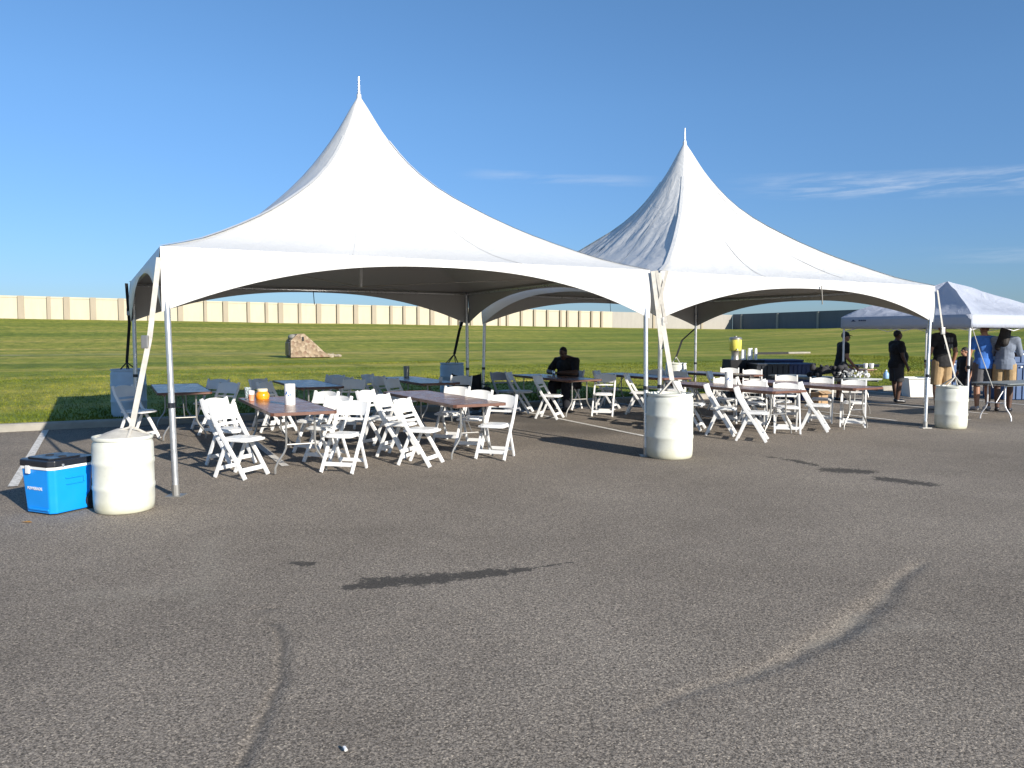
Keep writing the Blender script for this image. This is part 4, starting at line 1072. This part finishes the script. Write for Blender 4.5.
# ------------------------------------------------------------------ people
def person(loc, facing, H, label, skin, shirt, shirt_mat, legs_mat, shorts_z, hair_mat, pose=None, belly=0, hat=False, hair='short', sleeve=.55, shoes='sock', scale_w=1.0, long_legs=False):
    """local +y = facing. pose: dict of joint overrides (metres for a 1.75 m body)"""
    k = H/1.75
    J = dict(ankL=(-.10,-.01,.08), ankR=(.10,-.01,.08), kneL=(-.105,.03,.49), kneR=(.105,.03,.49), hipL=(-.09,0,.92), hipR=(.09,0,.92),
             pel=(0,0,.97), wai=(0,.01,1.12), che=(0,0,1.30), shL=(-.185,-.01,1.42), shR=(.185,-.01,1.42), nec=(0,-.01,1.49), hea=(0,.02,1.635),
             elL=(-.255,-.03,1.13), elR=(.255,-.03,1.13), haL=(-.27,.06,.89), haR=(.27,.06,.89), toeL=(-.12,.15,.035), toeR=(.12,.15,.035), look=(0,1,0))
    if pose: J.update(pose)
    J = {a: Vector(b)*(k if a != 'look' else 1) for a, b in J.items()}
    w = scale_w*k
    root = empty('person', loc, facing); tag(root, label, 'person')
    def torso(m, g):
        sd = (J['shR']-J['shL']).normalized(); up = (J['nec']-J['pel']).normalized(); fw_ = up.cross(sd)*-1
        fw_ = sd.cross(up)*-1; fw_ = Vector((-sd.y, sd.x, 0)).normalized()
        rot = Matrix((sd, fw_, sd.cross(fw_))).transposed()
        m.ell(J['pel'], (.165*w+g,.115*w+g+belly*.3,.13*k+g), rot); m.ell(J['wai']+fw_*belly*.5, (.145*w+g+belly*.4,.105*w+g+belly*.75,(.15+belly*.5)*k+g), rot); m.cap(J['wai']+fw_*belly*.6, J['che']+fw_*belly*.25, .10*w+g+belly*.25, .11*w+g)
        m.ell(J['che'], (.165*w+g,.115*w+g+belly*.45,.17*k+g), rot)
        for a, b, r0, r1 in (('pel','wai',.115,.11),('wai','che',.11,.115)): m.cap(J[a], J[b], r0*w+g, r1*w+g)
        m.cap(J['che']+up*.03, J['shL'], .09*w+g, .062*w+g); m.cap(J['che']+up*.03, J['shR'], .09*w+g, .062*w+g)
        m.cap(J['shL']+up*.01, J['nec'], .052*w+g, .055*w+g); m.cap(J['shR']+up*.01, J['nec'], .052*w+g, .055*w+g)
        return fw_
    def upper(m, g, f=1.0):
        for s in 'LR':
            e = J['sh'+s].lerp(J['el'+s], f); m.cap(J['sh'+s], e, .056*w+g, (.056-.014*f)*w+g)
    m = MB(); fwd = torso(m, 0); upper(m, 0)
    for s in 'LR':
        m.cap(J['el'+s], J['ha'+s], .042*w, .027*w)
        d = (J['ha'+s]-J['el'+s]).normalized(); side = -1 if s == 'L' else 1
        x = d.cross(fwd).normalized() if abs(d.dot(fwd)) < .95 else Vector((1,0,0)); nrm = x.cross(d)
        c = J['ha'+s]+d*.05*k; m.ell(c, (.018*k,.04*k,.05*k), Matrix((x, nrm, d)).transposed(), 12, 8)
        for q in range(4):
            b0 = c+d*.035*k+nrm*(-.028+.019*q)*k; ln = (.030,.036,.034,.026)[q]*k; cu_ = x*(-side)*.014*k
            m.cap(b0, b0+d*ln+cu_*.4, .0095*k, .009*k, 8); m.cap(b0+d*ln+cu_*.4, b0+d*ln*1.7+cu_*2, .009*k, .0075*k, 8)
        t0 = c-d*.015*k+nrm*.035*k; m.cap(t0, t0+nrm*.022*k+d*.022*k, .011*k, .010*k, 8); m.cap(t0+nrm*.022*k+d*.022*k, t0+nrm*.026*k+d*.05*k, .010*k, .008*k, 8)
        m.cap(J['hip'+s], J['kne'+s], .088*w, .056*w); m.cap(J['kne'+s], J['kne'+s].lerp(J['ank'+s], .35), .056*w, .057*w); m.cap(J['kne'+s].lerp(J['ank'+s], .35), J['ank'+s], .057*w, .036*w)
        m.cap(J['ank'+s]-Vector((0,0,.03)), J['toe'+s], .038*k, .03*k)
    m.cap(J['nec']-Vector((0,0,.03)), J['hea']-Vector((0,0,.05)), .058*w, .052*w)
    lk = J['look'].normalized(); sdv = lk.cross(Vector((0,0,1))).normalized(); upv = sdv.cross(lk); hr = Matrix((sdv, lk, upv)).transposed(); hc = J['hea']
    def hp(x, y, z): return hc+hr @ Vector((x,y,z))*k
    m.ell(hp(0,-.01,.025), (.076*k,.094*k,.095*k), hr, 18, 12); m.ell(hp(0,.03,-.045), (.058*k,.066*k,.07*k), hr); m.ell(hp(0,.055,-.085), (.03*k,.03*k,.024*k), hr)
    m.cap(hp(0,.088,.02), hp(0,.108,-.015), .011*k, .016*k, 8)
    for s in (-1,1): m.ell(hp(s*.077,-.005,-.005), (.012*k,.022*k,.032*k), hr, 8, 6); m.ell(hp(s*.03,.078,.03), (.022*k,.014*k,.010*k), hr, 8, 6)
    m.ell(hp(0,.092,-.05), (.026*k,.012*k,.009*k), hr, 8, 6)
    link_mesh('body', remesh(m, .0095, 3, 'body', skin), root)
    for s in (-1,1): MB().ell(hp(s*.031,.082,.015), (.012*k,.009*k,.007*k), hr, 8, 6).build('eye', M['black_plastic'], root, smooth=True)
    # shirt
    m = MB(); torso(m, .017); upper(m, .018, sleeve)
    pv = J['pel']-Vector((0,0,.06*k)); m.cap(J['pel'], pv, .14*w, .14*w); m.ell(pv, (.195*w,.145*w+belly*.3,.24*k))
    cuts = [((0,0,J['nec'].z+.015), (0,0,1))]
    cuts.append(((0,0,J['pel'].z-.12*k), (0,0,-1)))
    link_mesh('shirt', remesh(m, .012, 3, 'shirt', shirt_mat, cuts), root)
    # shorts / trousers
    m = MB(); m.ell(J['pel']-Vector((0,0,.03)), (.178*w,.128*w+belly*.25,.14*k))
    for s in 'LR':
        g = .024
        if long_legs:
            m.cap(J['hip'+s], J['kne'+s], .095*w+.012, .066*w+.01); m.cap(J['kne'+s], J['ank'+s]+Vector((0,0,.02)), .066*w+.01, .055*w+.008)
        else: 
            m.cap(J['hip'+s], J['kne'+s]-Vector((0,0,.05)), .092*w+g, .075*w+g)
    cuts = [] if long_legs else [((0,0,shorts_z*k), (0,0,-1))]
    link_mesh('trousers' if long_legs else 'shorts', remesh(m, .012, 2, 'legwear', legs_mat, cuts), root)
    # shoes
    for s in 'LR':
        m = MB(); a_ = J['ank'+s].copy(); a_.z = .05*k+(J['ank'+s].z-.08*k); t_ = J['toe'+s]
        m.cap(a_-Vector((0,.02,0)), t_, .046*k, .040*k); bf = (t_-a_).normalized()
        link_mesh('shoe', remesh(m, .01, 2, 'shoe', M[shoes], [((0,0,J['ank'+s].z+.03), (0,0,1))]), root)
    # hair / cap
    m = MB()
    if hair == 'short': m.ell(hp(0,-.018,.04), (.083*k,.097*k,.092*k), hr, 16, 10)
    if hair == 'cropped': m.ell(hp(0,-.02,.035), (.079*k,.092*k,.096*k), hr, 16, 10)
    if hair == 'long': m.ell(hp(0,-.02,.035), (.09*k,.10*k,.10*k), hr, 16, 10); m.cap(hp(0,-.05,-.02), hp(-.02,-.12,-.26), .10*k, .09*k); m.cap(hp(-.03,-.08,-.1), hp(-.12,-.10,-.36), .08*k, .06*k)
    pl = hp(0,.05,.035) if hair != 'long' else hp(0,.05,.03)
    link_mesh('hair', remesh(m, .010, 2, 'hair', hair_mat, [(pl, hr @ Vector((0,.80,-.6)))] if hair != 'long' else [(hp(0,.045,0), hr @ Vector((0,1,-.1)))]), root)
    if hat:
        m = MB(); m.ell(hp(0,-.01,.045), (.09*k,.105*k,.095*k), hr, 18, 12)
        ht = link_mesh('cap', remesh(m, .010, 2, 'cap', M['black'], [(hp(0,0,.035), hr @ Vector((0,-.15,-1)))]), root)
        m = MB(); n = 9; vs = []
        for i in range(n):
            an = math.pi*i/(n-1)
            for r_, dz in ((.085,0),(.0,0)):
                pass
            vs += [hp(.078*math.cos(an), .06+.03*math.sin(an), .05), hp(.082*math.cos(an), .07+.105*math.sin(an), .042-.012*math.sin(an))]
        m.add(vs, [(2*i, 2*i+1, 2*i+3, 2*i+2) for i in range(n-1)]); b_ = m.build('brim', M['black'], ht, smooth=True); md = b_.modifiers.new('t','SOLIDIFY'); md.thickness = .006
    return root, J
# seated man in black, right of his table, turned to the viewer
p = ab(8.99, 14.6)
seat = chair(p, 232, 'white folding chair the man in black is sitting on', group=CG)
zc = gz(p.x, p.y)
fz_ = R(142)
sit = dict(pel=(0,-.02,.56), hipL=(-.10,.0,.54), hipR=(.10,.0,.54), kneL=(-.17,.40,.53), kneR=(.17,.40,.53), ankL=(-.17,.36,.08), ankR=(.17,.38,.08), toeL=(-.19,.52,.035), toeR=(.19,.54,.035),
           wai=(0,.03,.74), che=(0,.10,.92), shL=(-.22,.12,1.03), shR=(.22,.12,1.03), nec=(0,.15,1.09), hea=(0,.24,1.20), elL=(-.34,.28,.80), elR=(.34,.28,.80), haL=(-.07,.46,.79), haR=(.07,.47,.79), look=(0,1,-.55))
# --- his table lies in front of his chest: use the near corner of it
pr, _ = person(Vector((p.x, p.y, zc)), fz_, 1.80, 'heavy man in black shirt seated with folded arms on the table', M['skin_dark'], 0, M['shirt_black'], M['trousers'], 0, M['hair'], sit, belly=.09, hair='cropped', scale_w=1.38, long_legs=True, shoes='black_plastic', sleeve=.75)
q = p+Vector((math.cos(R(232)), math.sin(R(232)), 0))*.60; can = empty('drink_can', Vector((q.x, q.y, lot_z(14.2)+.75))); tag(can, 'small blue and silver drink can between the seated man\'s hands', 'can')
MB().lathe([(.026,0),(.033,.012),(.033,.11),(.027,.122),(.0001,.12)], 16).build('can_body', M['alu'], can, smooth=True); MB().lathe([(.0335,.03),(.0335,.06)], 16).build('blue_band', M['print_blue'], can)

# man with cap leaning on the tan table
p = atd(842, 380, 19.6); zg = terrain_z(p.x, p.y)
person(Vector((p.x-.05, p.y, zg-.02)), R(-88), 1.74, 'man in black T-shirt and black cap leaning on the tan table', M['skin'], 0, M['shirt_black'], M['shorts_dark'], .50, M['hair'],
       dict(haR=(.20,.30,.86), elR=(.26,.05,1.10), haL=(-.2,.32,.88), elL=(-.24,.06,1.1), che=(0,.05,1.30), shL=(-.18,.06,1.42), shR=(.18,.06,1.42), nec=(0,.07,1.48), hea=(0,.12,1.62)), hat=True, shoes='black_plastic')
# man with belly, profile to the right
p = G(896, 402.5); 
person(Vector((p.x-.02, p.y, p.z)), R(-83), 1.76, 'stout man in black T-shirt and dark shorts standing in profile by the white tub', M['skin_dark'], 0, M['shirt_black'], M['shorts_dark'], .52, M['hair'],
       dict(ankL=(-.09,.08,.08), toeL=(-.1,.25,.035), elR=(.23,.01,1.13), haR=(.24,.12,.90), elL=(-.23,.01,1.13), haL=(-.24,.12,.90), wai=(0,.03,1.10), che=(0,.03,1.29)), belly=.095, hair='cropped', scale_w=1.08, shoes='black_plastic')
# man with printed shirt back, khaki shorts
p = atd(941, 400, 17.3); pr, J4 = person(Vector((p.x, p.y, gz(p.x, p.y))), R(8), 2.0, 'man in black T-shirt with grey lettering on its back and khaki shorts', M['skin'], 0, M['shirt_black'], M['khaki'], .50, M['hair'],
       dict(elL=(-.26,.0,1.14), haL=(-.25,.10,.92)), belly=.03, scale_w=1.0)
for r_ in range(2):
    cu = bpy.data.curves.new('print', 'FONT'); cu.body = ('STAFF', 'CREW')[r_] if False else 'IIIIII'; cu.size = .15; cu.extrude = .001; cu.align_x = 'CENTER'
    to = bpy.data.objects.new('tmp', cu); col.objects.link(to); bpy.context.view_layer.update()
    me = bpy.data.meshes.new_from_object(to.evaluated_get(bpy.context.evaluated_depsgraph_get())); bpy.data.objects.remove(to); me.materials.clear(); me.materials.append(M['grey_print'])
    tx = link_mesh('back_print', me, pr, (0, -.186-.002*r_, 1.36+.15*(1-r_))); tx.rotation_euler = (R(90), 0, 0)
# person in blue shirt, back to the viewer
p = G(982, 410.5)
person(Vector((p.x-.0, p.y, p.z)), R(-4), 1.93, 'person in blue T-shirt and grey shorts with back to the viewer', M['skin'], 0, M['shirt_blue'], M['shorts_grey'], .50, M['hair_red'],
       dict(ankL=(-.11,-.01,.08), ankR=(.12,.02,.08), elL=(-.27,.02,1.15), haL=(-.30,.03,.92), elR=(.27,.02,1.15), haR=(.28,.03,.90)), belly=.02, scale_w=1.04)
# person in dark hood with grey sleeves
p = atd(1003, 405, 17.0)
person(Vector((p.x, p.y, gz(p.x, p.y))), R(-35), 1.92, 'long haired person in grey shirt and khaki shorts with folded arms', M['skin_dark'], 0, M['shirt_grey'], M['khaki'], .58, M['hair'],
       dict(elL=(-.24,.10,1.14), haL=(.05,.26,1.15), elR=(.25,.10,1.14), haR=(-.05,.26,1.12)), hair='long', shoes='black_plastic', sleeve=.95, scale_w=1.05)
# figure half hidden behind the canopy leg
p = atd(964, 380, 19.4)
person(Vector((p.x, p.y, terrain_z(p.x, p.y)-.2)), R(100), 1.55, 'partly hidden person in black behind the pop-up canopy front leg', M['skin'], 0, M['shirt_black'], M['trousers'], 0, M['hair'], None, long_legs=True, shoes='black_plastic', sleeve=.95)

# litter
q = at(345, 750, .006); o = MB().box((0,0,.006), (.012,.03,.01), Matrix.Rotation(.5,3,'Z'), bev=.003).build('paper_scrap', M['paper'], loc=q); tag(o, 'tiny white scrap lying on the near asphalt', 'litter')
M['leaf'] = simple('dry_leaf', (.30,.16,.04), .9)
q = at(27, 522, .006); o = MB().add([(-.05,0,0),(-.01,-.02,.006),(.05,-.005,.0),(.01,.02,.008)], [(0,1,2,3)]).build('dry_leaf', M['leaf'], loc=q); md = o.modifiers.new('t','SOLIDIFY'); md.thickness = .002
tag(o, 'small orange dry leaf on the asphalt in front of the cooler', 'leaf')

# ------------------------------------------------------------------ light, sky, camera
SUN_AZ = math.atan2(.66, -.75); SUN_EL = R(21.5)
sd = bpy.data.lights.new('sun', 'SUN'); sd.energy = 5.0; sd.angle = R(.5); sd.color = (1, .93, .82)
so = bpy.data.objects.new('sun', sd); col.objects.link(so)
tv = Vector((-math.sin(SUN_AZ)*math.cos(SUN_EL), -math.cos(SUN_AZ)*math.cos(SUN_EL), -math.sin(SUN_EL)))
so.rotation_euler = tv.to_track_quat('-Z', 'Y').to_euler()
w = bpy.data.worlds.new('World'); scene.world = w; w.use_nodes = True; N = NT(w.node_tree)
bg = w.node_tree.nodes['Background']
sky = N.n('ShaderNodeTexSky', sky_type='NISHITA'); sky.sun_disc = False; sky.sun_elevation = SUN_EL; sky.sun_rotation = SUN_AZ
sky.air_density = 1.0; sky.dust_density = .3; sky.ozone_density = 2.2; sky.altitude = 0
tc = N.n('ShaderNodeTexCoord').outputs['Generated']; sp = N.n('ShaderNodeSeparateXYZ'); N.l(tc, sp.inputs[0])
az = N.math('ARCTAN2', sp.outputs[0], sp.outputs[1]); el = N.math('ARCSINE', sp.outputs[2])
cb = N.n('ShaderNodeCombineXYZ'); N.l(N.math('MULTIPLY', az, 5), cb.inputs[0]); N.l(N.math('MULTIPLY', el, 46), cb.inputs[1])
nz = N.noise(cb.outputs[0], 1.3, 6, .62, .6)
cb2 = N.n('ShaderNodeCombineXYZ'); N.l(N.math('MULTIPLY', az, 12), cb2.inputs[0]); N.l(N.math('MULTIPLY', el, 130), cb2.inputs[1])
nz2 = N.noise(cb2.outputs[0], 1.2, 5, .65)
def band(e0, wd, a0, a1, a2, a3, amt):
    g = N.math('SUBTRACT', 1, N.math('POWER', N.math('DIVIDE', N.math('SUBTRACT', N.math('ADD', el, N.math('MULTIPLY', az, .05)), e0), wd), 2), clamp=True)
    h = N.math('MULTIPLY', N.mapr(az, a0, a1, 0, 1, True), N.mapr(az, a2, a3, 1, 0, True))
    return N.math('MULTIPLY', N.math('MULTIPLY', g, h), amt)
tot = N.math('ADD', band(.194, .017, .24, .42, 1.2, 1.6, .50), band(.200, .008, -.08, .0, .12, .2, .22))
tot = N.math('ADD', tot, band(.116, .010, .46, .56, 1.0, 1.2, .22))
cl = N.math('MULTIPLY', tot, N.mapr(N.math('ADD', N.math('MULTIPLY', nz, .6), N.math('MULTIPLY', nz2, .4)), .40, .62, 0, 1, True))
grade = N.mix(1, N.mix(1, sky.outputs[0], (.74,1.0,1.16), 'MULTIPLY'), N.ramp(N.mapr(el, 0, .8, 0, 1), [(0,(.52,.53,.74)), (.12,(.66,.68,.86)), (.35,(.88,.90,1.0)), (.8,(1.05,1.08,1.08))]), 'MULTIPLY')
mixc = N.mix(cl, grade, (5.2,5.9,7.0))
N.l(mixc, bg.inputs['Color']); bg.inputs['Strength'].default_value = .085
cam = bpy.data.cameras.new('camera'); cam.sensor_width = 36; cam.lens = F/1024*36; cam.clip_start = .05; cam.clip_end = 4000
co = bpy.data.objects.new('camera', cam); col.objects.link(co); co.location = (0,0,CAM_H); co.rotation_euler = (R(90)-PITCH, 0, 0)
scene.camera = co
vs_ = scene.view_settings; vs_.view_transform = 'Standard'; vs_.look = 'None'; vs_.exposure = .62; vs_.gamma = 1; vs_.use_curve_mapping = False
scene.render.resolution_x = 1024; scene.render.resolution_y = 768
